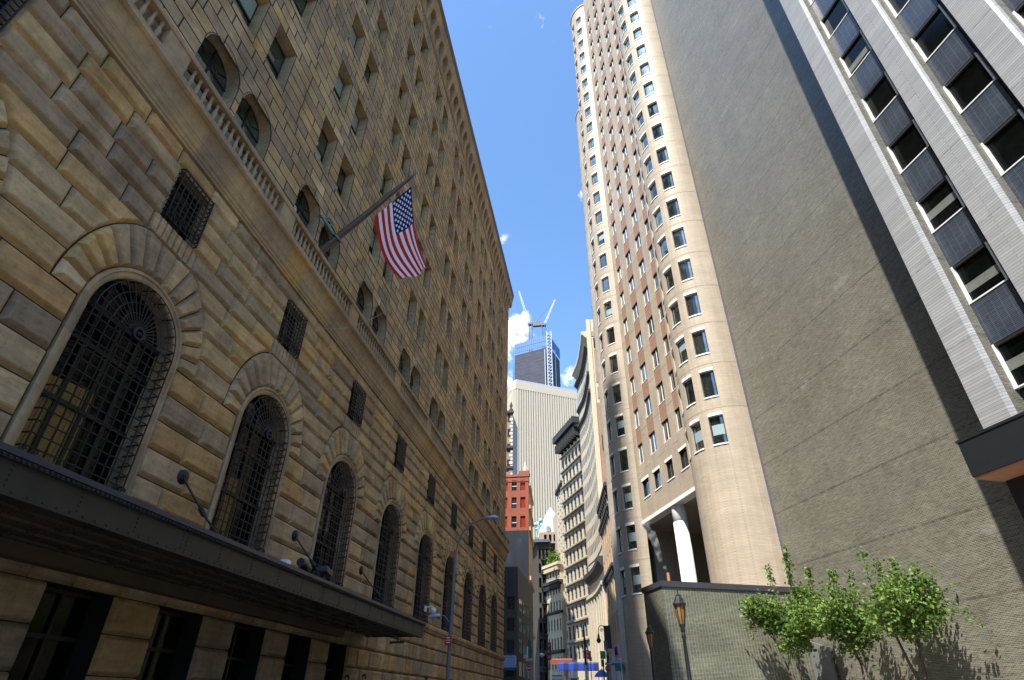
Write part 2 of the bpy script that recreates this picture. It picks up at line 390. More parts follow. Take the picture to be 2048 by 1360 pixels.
# arch frames (moulded architrave), one part each
fr = MB(); prof = [(1.80,-.12),(1.80,-.02),(1.76,.02),(1.70,.02),(1.67,-.03),(1.58,-.03),(1.52,-.06),(1.5,-.10),(1.5,-.62)]
rows = []
for i in range(8): rows.append([(FX+x, r, 5.97+(SP-5.97)*i/8) for r,x in prof])
for i in range(33):
    a = math.pi*i/32; rows.append([(FX+x, r*math.cos(a), SP+r*math.sin(a)) for r,x in prof])
for i in range(1,9): rows.append([(FX+x, -r, SP-(SP-5.97)*i/8) for r,x in prof])
for i in range(len(rows)-1):
    tn = [.2,.55,.8,.35,.62,.15,.7,.45][(i//3)%8]
    for j in range(len(prof)-1): fr.poly([rows[i][j],rows[i][j+1],rows[i+1][j+1],rows[i+1][j]], 0, tn, True)
fr_o = fr.build('arch_frame', M['moulding'], bank)
def arch_poly(r, n=24): return [(-r,5.97),(r,5.97)]+[(r*math.cos(math.pi*i/n), SP+r*math.sin(math.pi*i/n)) for i in range(n+1)]
pn = MB(); pn.poly([(FX-.58,y,z) for y,z in arch_poly(1.5)])
pane0 = pn.build('pane', M['bglass'], fr_o)
mu = MB()
for y in (-.75,.75,0): mu.box(FX-.57,FX-.50,y-.05,y+.05,5.97,SP+(1.25 if y else 1.45))
for z in (7.6,9.2,SP+.3): mu.box(FX-.56,FX-.49,-1.5,1.5,z-.06,z+.06)
mu.build('mullion', M['bronze'], fr_o)
# barred grille standing proud of the wall
gr = MB(); GX = FX+.08; RG = 1.44; r_ = .017
for k in range(12):
    y = -RG+2*RG*k/11; gr.bar((GX,y,6.05),(GX,y,SP), .027)
z = 6.15
while z < SP+.01:
    gr.bar((GX,-RG,z),(GX,RG,z), .027)
    for sg in (-1,1): gr.bar((GX,sg*RG,z),(FX-.35,sg*(RG+.05),z), .03)
    z += .285
for rr in (.3,.58,.86,1.14,1.43):
    gr.tube([(GX,rr*math.cos(math.pi*i/20),SP+rr*math.sin(math.pi*i/20)) for i in range(21)], .018, 4)
for k in range(1,18):
    a = math.pi*k/18; gr.bar((GX,.16*math.cos(a),SP+.16*math.sin(a)),(GX,RG*math.cos(a),SP+RG*math.sin(a)), .03)
    if k%2: gr.bar((GX,RG*math.cos(a),SP+RG*math.sin(a)),(FX-.35,1.5*math.cos(a),SP+1.5*math.sin(a)), .028)
gr.tube([(GX+.05,.16*math.cos(math.pi*i/8),SP+.16*math.sin(math.pi*i/8)) for i in range(17)], .05, 6)
gr.lathe([(.01,SP-.06),(.09,SP-.03),(.09,SP+.03),(.01,SP+.06)], GX+.03, 0, 8)
for sg in (-1,1):
    for q in (0,1):
        cy = sg*(RG+.02-q*.3); gr.tube([(GX,cy+.09*(1-i/18)*math.cos(i*.7),6.06+.09*(1-i/18)*math.sin(i*.7)) for i in range(14)], .018, 4)
gr.build('grille', M['iron'], fr_o)
cu = MB()
for k in range(8):
    y = -1.42+k*.2; cu.poly([(FX-.565+.02*(k%2),y,6.0),(FX-.565-.02*(k%2)+.02,y+.19,6.0),(FX-.565-.02*(k%2)+.02,y+.19,8.05+.02*k),(FX-.565+.02*(k%2),y,8.05+.02*k)], 0, .5)
cur = cu.build('curtain', M['blind'], fr_o)
fr_o.location.y = BAYS[1]
for c in BAYS[2:]:
    q = inst(fr_o, 'arch_frame', bank, (0,c,0))
    for ch in fr_o.children:
        if ch.name.startswith('curtain') and c > 19: continue
        inst(ch, ch.name.split('.')[0], q)
# square barred windows
sw = MB(); sw.box(FX-.5,FX-.46,-.80,.80,13.5,15.62)
sq_o = sw.build('square_window', M['bglass'], bank)
sr = MB()
for sg in (-1,1): sr.box(FX-.5,FX-.10,sg*.76-.02,sg*.76+.02,13.55,15.58,0,.3)
sr.box(FX-.5,FX-.10,-.76,.76,15.57,15.62,0,.3); sr.box(FX-.5,FX-.10,-.76,.76,13.5,13.56,0,.4)
sr.build('reveal', M['moulding'], sq_o)
sg_ = MB()
for k in range(8): y = -.72+k*1.44/7; sg_.bar((FX+.06,y,13.58),(FX+.06,y,15.55), .036)
for k in range(11): 
    z = 13.62+k*1.9/10; sg_.bar((FX+.06,-.73,z),(FX+.06,.73,z), .03)
    for s_ in (-1,1): sg_.bar((FX+.06,s_*.73,z),(FX-.1,s_*.76,z), .028)
for k in range(6):
    for s_ in (-1,1):
        sg_.tube([(FX+.09,s_*(.62-.25*(k%3))+.09*math.cos(i*.8),13.75+.1*(k%2)+.09*math.sin(i*.8)) for i in range(7)], .012, 4)
sg_.build('grille', M['iron'], sq_o)
sq_o.location.y = BAYS[1]
for c in BAYS[2:]:
    q = inst(sq_o, 'square_window', bank, (0,c,0))
    for ch in sq_o.children: inst(ch, ch.name.split('.')[0], q)
# base: ledge, plain band, courses, doorway piers
base = MB()
n = 40
for k in range(n):
    ya = Y0+(Y1-Y0)*k/n; yb = Y0+(Y1-Y0)*(k+1)/n; t = rnd.uniform(.3,1)
    pr_ = [(-.1,5.98),(.16,5.97),(.2,5.9),(.2,5.72),(.12,5.62),(.06,5.5),(-.1,5.48)]
    for (xa,za),(xb,zb) in zip(pr_,pr_[1:]): base.poly([(FX+xa,yb,za),(FX+xa,ya,za),(FX+xb,ya,zb),(FX+xb,yb,zb)], 0, t)
M['doorbronze'] = plain('door_bronze', (.022,.018,.012), .5, .3)
DOORS = [(7.93+3.66*k, 9.9+3.66*k) for k in range(-4,6)]
for i,(z0,z1) in enumerate(((4.62,5.5),(3.78,4.62),(2.95,3.78),(2.08,2.95),(1.2,2.08),(.3,1.2))):
    ob = [((a+b)/2, (lambda h: lambda z: h)((b-a)/2)) for a,b in DOORS] if z1 < 3.8 else []
    lay(base, z0, z1, ob, Y0, Y1, 1.5, FX-.12, FX+.04, .11, 3, i%2, 1, tones=(.1,.9))
base.box(FX-.3,FX+.08,Y0,Y1,-.3,.3,0,.4)
base.build('base_wall', [M['stone'], M['joint']], bank)
dr = MB()
for a,b in DOORS: dr.box(FX-1.2,FX-1.1,a-.3,b+.3,0,3.9); dr.box(FX-1.1,FX-.07,a-.08,a,0,3.8); dr.box(FX-1.1,FX-.07,b,b+.08,0,3.8); dr.box(FX-1.1,FX-.07,a,b,3.8,3.9)
dr.build('doorway', M['dark'], bank)
for a,b in DOORS:
    if a < 3 or a > 30: continue
    d_ = MB(); x = FX-.62
    for y in (a+.02,(a+b)/2-.04,b-.10): d_.box(x,x+.09,y,y+.08,.4,3.78)
    for z in (.6,2.75,3.68): d_.box(x,x+.08,a+.1,b-.1,z,z+.09)
    d_.build('door_frame', M['doorbronze'], bank); d_ = MB(); d_.box(x-.02,x+.02,a+.1,b-.1,.69,3.68); d_.build('door_glass', M['bglass'], bank)
# string course, balcony slab
P = .5
def extr(mb, prof, ya, yb, step, m=0, tones=(.1,1), x0=FX, endx=True):
    y = ya
    while y < yb-.01:
        w = min(yb, y+step*rnd.uniform(.8,1.2)); w = yb if yb-w < .3 else w; t = rnd.uniform(*tones)
        for (xa,za),(xb,zb) in zip(prof,prof[1:]): mb.poly([(x0+xa,y,za),(x0+xa,w,za),(x0+xb,w,zb),(x0+xb,y,zb)], m, t)
        y = w
    for ye,fl in ((ya,0),(yb,1)):
        pts = [(x0+x,ye,z) for x,z in prof]; mb.poly(pts if not fl else pts[::-1], m, .5)
st = MB()
cove = [(-.2,16.2),(.03,16.2),(.03,16.3),(.07,16.32),(.07,16.42),(.10,16.45)]
cove += [(.10+.05*math.sin(a),16.45+.18*(1-math.cos(a))) for a in (.5,1.,1.57)]
cove += [(.17,16.66),(.17,16.72),(.20,16.76)]
cove += [(.20+.24*(1-math.cos(a)),16.78+.5*math.sin(a)) for a in (.3,.6,.9,1.2,1.57)]
cove += [(.46,17.3),(.5,17.33),(.5,17.46),(.46,17.5),(-.2,17.56)]
extr(st, cove, Y0, Y1+.5, 1.45)
st.build('string_course', M['moulding'], bank)
# balustrade
bal = MB(); 
extr(bal, [(.14,18.44),(.47,18.44),(.49,18.5),(.49,18.6),(.45,18.68),(.16,18.68),(.14,18.44)], Y0, Y1+.5, 2.2, tones=(.1,.6))
extr(bal, [(.2,17.52),(.42,17.52),(.42,17.66),(.2,17.66),(.2,17.52)], Y0, Y1+.5, 2.2, tones=(.2,.8))
PED = [.55+ .03 + 6.95*k for k in range(-1,11)]
for y in PED: bal.box(FX+.17,FX+.44,y,y+.95,17.5,18.45,0,rnd.uniform(.3,.8))
bal_o = bal.build('balustrade', M['moulding'], bank)
b1 = MB()
pf = [(.075,17.66),(.075,17.72),(.05,17.75),(.085,17.9),(.08,17.98),(.045,18.22),(.05,18.3),(.07,18.33),(.07,18.44)]
b1.lathe(pf, 0, 0, 8, 0, .5)
b0 = b1.build('baluster', M['moulding'], bal_o); pos = []
y = Y0+.2
while y < Y1+.3:
    if not any(p-.08 < y < p+1.03 for p in PED): pos.append(y)
    y += .31
pos.sort(key=lambda y: abs(y-9)); b0.location = (FX+.31,pos[0],0)
for y in pos[1:100]: inst(b0, 'baluster', bal_o, (FX+.31,y,0))
b2 = MB()
for y in pos[100:]: b2.lathe(pf, FX+.31, y, 6, 0, .5)
tag(b2.build('balusters', M['moulding'], bal_o), kind='stuff')
# upper wall
UP = MB(); CH = .60625
ZB = 23.372-.303-9*CH            # course grid runs through the window sills
WROW = [23.372+4.85*k for k in range(6)]
PC = [c+s for c in BAYS for s in (-1.15,1.15)]
def arch2(z):
    if z <= 20.5: return 1.0
    u = z-20.5
    return math.sqrt(max(0,1-u*u)) if u < 1 else 0
z = ZB; i = 0
while z < 52.2:
    z1 = z+CH; ob = []
    for c in PC:
        if z1 < 21.6: ob.append((c, arch2))
        for wz in WROW:
            if z1 > wz-.303+.01 and z < wz+2.728-.01: ob.append((c, lambda z: .735))
    lay(UP, z, z1, ob, Y0, Y1, 1.25, FX-.045, FX, .028, 1, i%2, 1)
    z = z1; i += 1
for c in PC:
    for wz in WROW:
        block(UP, [(c-.735,wz-.303),(c+.735,wz-.303),(c+.735,wz),(c-.735,wz)], FX-.045, FX+.02, .02, rnd.uniform(.3,.8), 1, 1)
        t = rnd.uniform(.35,.6)
        for s_ in (-1,1): UP.box(FX-.62,FX-.035,c+s_*.735-.02,c+s_*.735+.02,wz,wz+2.728,0,t)
        UP.box(FX-.62,FX-.035,c-.735,c+.735,wz+2.715,wz+2.75,0,t); UP.box(FX-.62,FX-.035,c-.735,c+.735,wz-.02,wz+.006,0,t)
    nn = 14
    for k in range(nn):
        a0 = math.pi*k/nn; a1 = math.pi*(k+1)/nn
        q = [(c+math.cos(a)*1.0, 20.5+math.sin(a)*1.0) for a in (a0,a1)]
        UP.poly([(FX-.04,*q[0]),(FX-.6,*q[0]),(FX-.6,*q[1]),(FX-.04,*q[1])], 0, .35)
        UP.poly([(FX+.0,c+math.cos(a0)*1.0,20.5+math.sin(a0)),(FX+.0,c+math.cos(a1)*1.0,20.5+math.sin(a1)),(FX+.025,c+math.cos(a1)*.97,20.5+math.sin(a1)*.97),(FX+.025,c+math.cos(a0)*.97,20.5+math.sin(a0)*.97)][::-1], 0, .3)
    for s_ in (-1,1): UP.box(FX-.6,FX-.035,c+s_*1.0-.02,c+s_*1.0+.02,17.5,20.5,0,.35)
    for sgn in (-1,1):   # stepped voussoir joints
        pass
UP.build('upper_wall', [M['stone'], M['joint']], bank)
# arched balcony windows and sash windows
aw = MB(); aw.poly([(FX-.55,y,z) for y,z in [(-1,17.5),(1,17.5)]+[(math.cos(math.pi*i/16),20.5+math.sin(math.pi*i/16)) for i in range(17)]])
aw_o = aw.build('arched_window', M['fglass'], bank)
am = MB()
am.bar((FX-.53,0,17.5),(FX-.53,0,21.5),.05); 
for z in (18.4,19.4,20.5): am.bar((FX-.53,-1,z),(FX-.53,1,z),.045)
for rr in (.42,.97): am.tube([(FX-.53,rr*math.cos(math.pi*i/12),20.5+rr*math.sin(math.pi*i/12)) for i in range(13)], .022, 4)
for a in (.6,1.57,2.54): am.bar((FX-.53,.42*math.cos(a),20.5+.42*math.sin(a)),(FX-.53,math.cos(a),20.5+math.sin(a)),.035)
am.build('glazing_bar', M['bronze'], aw_o); aw_o.location.y = PC[2]
for c in PC[3:]:
    q = inst(aw_o, 'arched_window', bank, (0,c,0)); inst(aw_o.children[0], 'glazing_bar', q)
wn = MB()
wn.box(FX-.6,FX-.52,-.735,-.67,0,2.72); wn.box(FX-.6,FX-.52,.67,.735,0,2.72); wn.box(FX-.6,FX-.52,-.67,.67,2.64,2.72); wn.box(FX-.6,FX-.5,-.67,.67,0,.09); wn.box(FX-.6,FX-.5,-.67,.67,1.3,1.4)
w_o = wn.build('sash_window', M['bronze'], bank)
wp = MB(); wp.poly([(FX-.565,-.68,.05),(FX-.565,.68,.05),(FX-.565,.68,1.35),(FX-.565,-.68,1.35)]); wp.poly([(FX-.545,-.68,1.35),(FX-.545,.68,1.35),(FX-.545,.68,2.68),(FX-.545,-.68,2.68)])
wp_o = wp.build('pane', M['fglass'], w_o)
wb = MB(); wb.poly([(FX-.560,-.66,.06),(FX-.560,.66,.06),(FX-.560,.66,1.3),(FX-.560,-.66,1.3)])
wbm = mesh_only(wb, 'blind', plain('pale_blind',(.26,.31,.27),.8,0,.2,4))
spots = sorted([(c,wz) for c in PC[2:] for wz in WROW], key=lambda p: math.hypot(p[0],p[1]*1.0))
w_o.location = (0,*spots[0])
for c,wz in spots[1:]:
    q = inst(w_o, 'sash_window', bank, (0,c,wz)); inst(wp_o, 'pane', q)
    if rnd.random() < .55:
        up_ = rnd.random() < .5; f_ = rnd.uniform(.35,1)
        inst(wbm, 'blind', q, (.022,-.66*(1-f_)*(1 if rnd.random()<.5 else -1),1.33 if up_ else 0), (1,f_,1))
# crowning cornice with corbels
co = MB(); zc = 52.15
extr(co, [(-.2,zc),(.06,zc),(.06,zc+.18),(-.2,zc+.2)], Y0, Y1+.06, 1.8)
extr(co, [(-.3,zc+.1),(.0,zc+.1),(.0,55.3),(-.3,55.3)], Y0, Y1, 1.5)
extr(co, [(-.2,55.2),(.46,55.2),(.48,55.3),(.48,55.62),(.53,55.7),(.53,56.0),(.62,56.2),(.62,56.35),(-.3,56.35)], Y0, Y1+.5, 1.6)
extr(co, [(-.3,56.3),(.58,56.3),(.66,56.6),(.72,57.0),(.74,57.35),(-.3,57.4)], Y0, Y1+.6, 2.0, 1, (.3,.5))
y = Y0+.5
while y < Y1+.3:
    t = rnd.uniform(.2,.8)
    for (xa,za),(xb,zb) in (((.02,zc+.5),(.14,zc+1.1)),((.14,zc+1.1),(.30,zc+1.9)),((.30,zc+1.9),(.46,zc+2.6))):
        co.poly([(FX+xa,y-.22,za),(FX+xa,y+.22,za),(FX+xb,y+.22,zb),(FX+xb,y-.22,zb)], 0, t)
        for s_ in (-1,1):
            q = [(FX-.02,y+s_*.22,za),(FX+xa,y+s_*.22,za),(FX+xb,y+s_*.22,zb),(FX-.02,y+s_*.22,zb)]
            co.poly(q if s_ > 0 else q[::-1], 0, t)
    co.box(FX-.02,FX+.46,y-.22,y+.22,zc+2.6,55.2,0,t)
    # little arch between corbels
    for k in range(6):
        a0 = math.pi*k/6; a1 = math.pi*(k+1)/6; ry = .515
        q = [(y+.735+ry*math.cos(a),zc+2.35+.5*math.sin(a)) for a in (a0,a1)]
        co.poly([(FX+.44,*q[0]),(FX-.02,*q[0]),(FX-.02,*q[1]),(FX+.44,*q[1])], 0, t)
        co.poly([(FX+.44,*q[1]),(FX+.44,q[1][0],55.2),(FX+.44,q[0][0],55.2),(FX+.44,*q[0])], 0, t)
    y += 1.47
co.build('cornice', [M['moulding'], plain('lead_gutter', (.05,.04,.032), .6)], bank)
# mass behind the facade
ms = MB(); ms.box(-56,FX-1.3,Y0,Y1-.02,.0,57.2,0,.4); ms.box(FX-1.3,FX-.10,Y1-.5,Y1-.03,0,57,0,.4); ms.box(FX-1.3,FX-.12,Y0+.03,Y0+.4,0,57,0,.4)
ms.build('rear_mass', M['stone'], bank)

# riveted iron canopy over the doors
cy0, cy1 = -4.0, 29.9; cx1 = -8.98
can = empty('iron_canopy', 'long riveted dark iron canopy projecting over the bank doors', 'canopy', (0,0,0))
ca = MB(); ca.box(cx1-.06,cx1,cy0,cy1,4.27,4.74); ca.box(FX+.1,cx1-.07,cy1-.05,cy1,4.27,4.74)
ca.box(cx1-.25,cx1+.03,cy0,cy1+.03,4.24,4.268); 
ca.build('fascia', M['canopy'], can)
ri = MB(); ri.box(cx1-.12,cx1+.12,cy0,cy1+.12,4.80,4.9); ri.box(cx1-.1,cx1+.07,cy0,cy1+.07,4.742,4.798); ri.box(FX+.1,cx1-.12,cy0,cy1+.1,4.80,4.86)
ri.build('rim', M['canopy_rim'], can)
so_ = MB(); so_.box(FX+.1,cx1-.07,cy0,cy1-.06,4.34,4.42)
for k in range(24):
    y = cy0+1.0+k*1.4; so_.box(FX+.3,cx1-.1,y-.09,y+.09,4.30,4.338)
for k in range(5):
    x = FX+.45+k*.62; so_.box(x-.07,x+.07,cy0,cy1-.1,4.285,4.336)
so_.box(FX+.05,FX+.38,cy0,cy1-3.2,4.0,4.33)
so_.build('soffit', M['soffit'], can)
rv = MB()
def rivet(x,y,z,r=.022,ax='x'):
    b = r
    if ax == 'x': rv.poly([(x+.02,y-b*.5,z-b*.5),(x+.02,y+b*.5,z-b*.5),(x+.02,y+b*.5,z+b*.5),(x+.02,y-b*.5,z+b*.5)]); rng = [((x,y-b,z-b),(x,y+b,z-b),(x+.02,y+b*.5,z-b*.5),(x+.02,y-b*.5,z-b*.5)),((x,y+b,z-b),(x,y+b,z+b),(x+.02,y+b*.5,z+b*.5),(x+.02,y+b*.5,z-b*.5)),((x,y+b,z+b),(x,y-b,z+b),(x+.02,y-b*.5,z+b*.5),(x+.02,y+b*.5,z+b*.5)),((x,y-b,z+b),(x,y-b,z-b),(x+.02,y-b*.5,z-b*.5),(x+.02,y-b*.5,z+b*.5))]
    else: rv.poly([(x-b*.5,y-b*.5,z-.02),(x-b*.5,y+b*.5,z-.02),(x+b*.5,y+b*.5,z-.02),(x+b*.5,y-b*.5,z-.02)]); rng = [((x-b,y-b,z),(x-b,y+b,z),(x-b*.5,y+b*.5,z-.02),(x-b*.5,y-b*.5,z-.02)),((x+b,y+b,z),(x+b,y-b,z),(x+b*.5,y-b*.5,z-.02),(x+b*.5,y+b*.5,z-.02)),((x-b,y+b,z),(x+b,y+b,z),(x+b*.5,y+b*.5,z-.02),(x-b*.5,y+b*.5,z-.02)),((x+b,y-b,z),(x-b,y-b,z),(x-b*.5,y-b*.5,z-.02),(x+b*.5,y-b*.5,z-.02))]
    for q in rng: rv.poly(q)
y = 4.0
while y < cy1: rivet(cx1+.001,y,4.32); y += .28
k = 0; y = 4.4
while y < cy1:
    for z in (4.38,4.46,4.54,4.62,4.69): 
        rivet(cx1+.001,y,z,.02)
        if k % 5 == 0: rivet(cx1+.001,y+.16,z,.02)
    y += 1.4; k += 1
for k in range(24):
    y = cy0+1.0+k*1.4
    if y < 6: continue
    for i in range(14):
        for s_ in (-.06,.06): rivet(FX+.45+i*.18,y+s_,4.299,.018,'z')
for k in range(5):
    x = FX+.45+k*.62; y = 7.
    while y < cy1-.2: rivet(x,y,4.284,.018,'z'); y += .3
y = 5.
while y < cy1:
    rv.box(cx1+.07,cx1+.11,y,y+.04,4.75,4.78); y += .11
rv.build('rivet', M['rust'], can)
cant = MB(); cant.tube([(cx1-.8,28.6,4.3),(cx1-.8,28.6,3.95)], .03); cant.bar((cx1-1.0,28.2,3.9),(cx1-.6,28.9,3.98),.1); cant.build('camera_bracket', M['black'], can)
# tie rods from wall plates to the canopy
for i,(y,lab) in enumerate(((14.42,'iron tie rod nearest the camera, holding the canopy by a round wall plate'),(21.38,'middle iron tie rod between second and third arches, holding the canopy'),(28.4,'far iron tie rod at the canopy end, below a lit wall stone'))):
    t = empty('tie_rod', lab, 'tie rod', (FX,y,7.1), 0, 'iron tie rods holding the canopy')
    a = MB(); a.tube([(.02,0,0),(.9,0,-.95),(1.05,0,-1.12),(2.25,0,-2.22)], [.03,.03,.03,.03]); a.build('rod', M['iron'], t)
    a = MB(); a.tube([(.85,0,-.9),(.92,0,-.97),(1.06,0,-1.12),(1.13,0,-1.19)], [.03,.075,.075,.03], 8); a.build('turnbuckle', M['iron'], t)
    a = MB(); a.tube([(.0,0,0),(.05,0,0),(.08,0,-.01)], [.21,.21,.06], 14); a.build('wall_plate', M['iron'], t)

# flagstaff and flag
fp = empty('flagpole', 'long dark brown flagpole slanting up from the stone balcony', 'flagpole', (-11.55,18.05,19.2))
a = MB(); a.tube([(-.3,0,-.3),(1.2,0,1.36),(2.5,0,2.84),(3.66,0,4.16)], [.17,.16,.125,.075], 12); a.build('pole', plain('brown_pole', (.075,.045,.032), .4), fp)
vg = plain('verdigris', (.12,.22,.19), .6, .3)
a = MB(); a.lathe([(.02,4.2),(.08,4.24),(.05,4.3),(.09,4.36),(.03,4.44),(.06,4.5),(.01,4.62)], 3.74, 0, 8); a.build('finial', vg, fp)
a = MB(); a.tube([(.42+.2*math.cos(k*math.pi/6),.2*math.sin(k*math.pi/6),.50-.2*math.cos(k*math.pi/6)) for k in range(13)], .05, 6)
a.tube([(.3,-.1,.6),(-.05,-.35,1.15),(-.3,-.55,1.5)], .08, 6); a.tube([(.0,-.3,1.0),(.2,-.2,1.25),(.05,-.42,1.45),(-.2,-.45,1.4)], .06, 6); a.build('bracket', vg, fp)
fm, fnt, fb = newmat('flag_cloth')
uvn = N(fnt, 'ShaderNodeAttribute', attribute_name='Col'); L(fnt, uvn.outputs['Color'], fb.inputs['Base Color']); fb.inputs['Roughness'].default_value = .8; fb.inputs['Specular IOR Level'].default_value = .1
fmo = fb.outputs[0]; tr = N(fnt, 'ShaderNodeBsdfTranslucent'); L(fnt, uvn.outputs['Color'], tr.inputs['Color'])
mx = N(fnt, 'ShaderNodeMixShader'); mx.inputs[0].default_value = .28; L(fnt, fmo, mx.inputs[1]); L(fnt, tr.outputs[0], mx.inputs[2]); L(fnt, mx.outputs[0], fnt.nodes['Material Output'].inputs['Surface'])
HU, HL = Vector((-7.87,18.05,22.62)), Vector((-9.42,18.02,20.84)); FU, FL = Vector((-7.05,19.8,18.95)), Vector((-8.0,18.9,17.5))
NU, NV = 156, 91
vs = []; cols = []; fs = []
for i in range(NU+1):
    u = i/NU
    for j in range(NV+1):
        v = j/NV                 # v=0 bottom stripe, v=1 top (canton edge)
        h = HL.lerp(HU, v); f = FL.lerp(FU, v)
        p = h.lerp(f, u)
        sag = Vector((-.28,.05,-.30))*math.sin(math.pi*u)*(1-.35*v)
        rip = .11*u*math.sin(9*v+3.5*u)+.05*math.sin(5*u+7*v)*u
        fold = max(0, v-.80)*u*1.25
        p = p+sag+Vector((.25,1.,.1))*rip+Vector((-1.3,.5,-.5))*fold*.5
        vs.append(p)
starpts = []
for r in range(9):
    for c in range(6 if r % 2 == 0 else 5):
        starpts.append(((1/12 if r%2==0 else 2/12)+c*2/12, (r+1)/10))
def instar(a, b):
    for cx,cyv in starpts:
        dx = (a-cx)*.76*.4*1.9*1.0; dy = (b-cyv)*7/13
        d = math.hypot(dx,dy)
        if d < .034:
            an = math.atan2(dy,dx)-math.pi/2; k = math.cos(math.pi/5)/math.cos((an+math.pi/5*5) % (2*math.pi/5)-math.pi/5)
            if d < .021*k+.004: return True
    return False
for i in range(NU):
    for j in range(NV):
        a = i*(NV+1)+j; fs.append((a,a+1,a+NV+2,a+NV+1))
        u = (i+.5)/NU; v = (j+.5)/NV
        if u < .4 and v > 6/13: c = (.75,.76,.85) if instar(u/.4,(v-6/13)/(7/13)) else (.012,.016,.11)
        else: c = (.55,.022,.014) if int(v*13) % 2 == 0 else (.80,.78,.88)
        cols.append(c)
me = bpy.data.meshes.new('flag'); me.from_pydata([tuple(p) for p in vs],[],fs); me.materials.append(fm)
at = me.attributes.new('Col','FLOAT_COLOR','FACE'); at.data.foreach_set('color',[x for c in cols for x in (*c,1)])
me.polygons.foreach_set('use_smooth',[True]*len(fs))
flag = bpy.data.objects.new('flag', me); COL.objects.link(flag); tag(flag, 'american flag with stars and red and white stripes hanging from the slanting pole', 'flag')
cab = MB(); pts = []
A_, B_ = Vector((-11.9,18.6,15.2)), Vector((-8.9,20.2,17.0))
for i in range(17):
    t = i/16; p = A_.lerp(B_,t); pts.append((p.x,p.y,p.z-.55*math.sin(math.pi*t)))
cab.tube(pts,.010,4); tag(cab.build('halyard_rope', plain('rope',(.4,.38,.33),.8)), 'thin pale rope sagging from a barred square window below the flag','rope')

# fittings on the canopy and wall
def flood(loc, rz, lab, twin):
    t = empty('floodlight', lab, 'floodlight', loc, rz, 'floodlights on the iron canopy')
    a = MB()
    if twin:
        a.tube([(0,-.16,.42),(0,.16,.40)], [.13,.15], 10); a.build('lamp_head', M['black'], t)
        a = MB(); a.tube([(0,.26,.36),(.02,.5,.30)], [.09,.15], 10); a.build('lamp_head', M['black'], t)
    else:
        a.prism([(-.16,-.55),(.16,-.55),(.16,.55),(-.16,.55)], .34, .5); a.build('lamp_head', M['black'], t)
    a = MB()
    for y in (-.15,.2): a.tube([(0,y,-.02),(0,y,.36)], .025, 6)
    a.bar((-.1,-.2,0),(-.1,.25,0),.05); a.build('stand', M['black'], t)
flood((-9.5,17.75,4.9), .1, 'twin headed black floodlight on the canopy edge beside a barred arch', True)
flood((-9.35,19.15,4.9), .25, 'wide flat black floodlight on the canopy in front of the third arch', False)
a = MB(); a.box(-9.55,-9.33,16.5,16.75,4.92,5.18); a.box(-9.5,-9.38,16.56,16.68,4.86,4.92); tag(a.build('junction_box', M['white']), 'small white box on the canopy rim beside the twin floodlight', 'box')
t = empty('security_camera', 'white dome security camera on a bracket beside the fifth arch', 'camera', (-11.6,39.6,6.75))
a = MB(); a.box(-.35,-.22,-.12,.12,-.15,.2); a.tube([(-.25,0,.1),(.1,0,.16),(.25,.0,.1),(.28,0,.02)],.045,8); a.build('arm', M['white'], t)
a = MB(); a.lathe([(.03,-.28),(.13,-.24),(.18,-.12),(.18,.0),(.12,.07),(.03,.09)], .28, 0, 14); a.build('dome', M['white'], t)
#PART3
# ------------------------------------------------------------------ right-hand block: local axes x = d (into the block), y = s (along its walls)
ANG = R(20.43)
def rw(s, d): return (-math.sin(ANG)*s+math.cos(ANG)*d, math.cos(ANG)*s+math.sin(ANG)*d)
unit = MB(); unit.box(-.5,.5,-.5,.5,-.5,.5)
def many(parent, name, protos, places, limit=100, plural=None, mats=None):
    """copies of a part (a list of meshes: first the part, then its sub-parts); those past `limit` go into one mesh"""
    places = sorted(places, key=lambda p: p[2])
    for k,loc in enumerate(places[:limit]):
        q = inst(protos[0], name, parent, loc)
        for nm, me in protos[1:]: inst(me, nm, q)
    rest = places[limit:]
    if rest:
        v=[];f=[];mi=[];ml=[]
        for me_ in [protos[0]]+[p[1] for p in protos[1:]]:
            me = me_.data if hasattr(me_,'data') else me_
            base = len(ml); ml += list(me.materials)
            for loc in rest:
                b = len(v); v += [tuple(x.co+Vector(loc)) for x in me.vertices]
                for p in me.polygons: f.append(tuple(b+i for i in p.vertices)); mi.append(base+p.material_index)
        me = bpy.data.meshes.new(plural); me.from_pydata(v,[],f)
        for mm in ml: me.materials.append(mm)
        me.polygons.foreach_set('material_index', mi)
        o = bpy.data.objects.new(plural, me); COL.objects.link(o); o.parent = parent; tag(o, kind='stuff')

off = empty('grey_brick_office', 'grey brown brick office block with white ribbed piers and blue tiled panels', 'building', (0,0,0), ANG)
a = MB(); a.box(26.9,46,6.0,36.6,0,96); a.build('brick_wall', M['gbrick'], off)
WF, WR = 20.1, 20.67
piers = [(14.81-3.165*k, 13.6-3.165*k) for k in range(6)]
for s1,s0 in piers:
    a = MB(); zt = 92
    pf = [(26.9,s1),(WF,s1),(WF,s0+.16),(WF+.05,s0+.06),(WF+.13,s0)]
    for (xa,ya),(xb,yb) in zip(pf,pf[1:]): 
        a.poly([(xa,ya,9.93),(xb,yb,9.93),(xb,yb,zt),(xa,ya,zt)], 1 if xa > 22 else 0)
    a.poly([(WF+.13,s0,9.93),(WR+.3,s0,9.93),(WR+.3,s0,zt),(WF+.13,s0,zt)], 1)
    a.poly([(26.9,s1,9.93),(WR+.3,s0,9.93),(WF+.13,s0,9.93),(WF+.05,s0+.06,9.93),(WF,s0+.16,9.93),(WF,s1,9.93)][::-1], 0)
    a.build('pier', [M['wtile'], M['gbrick']], off)
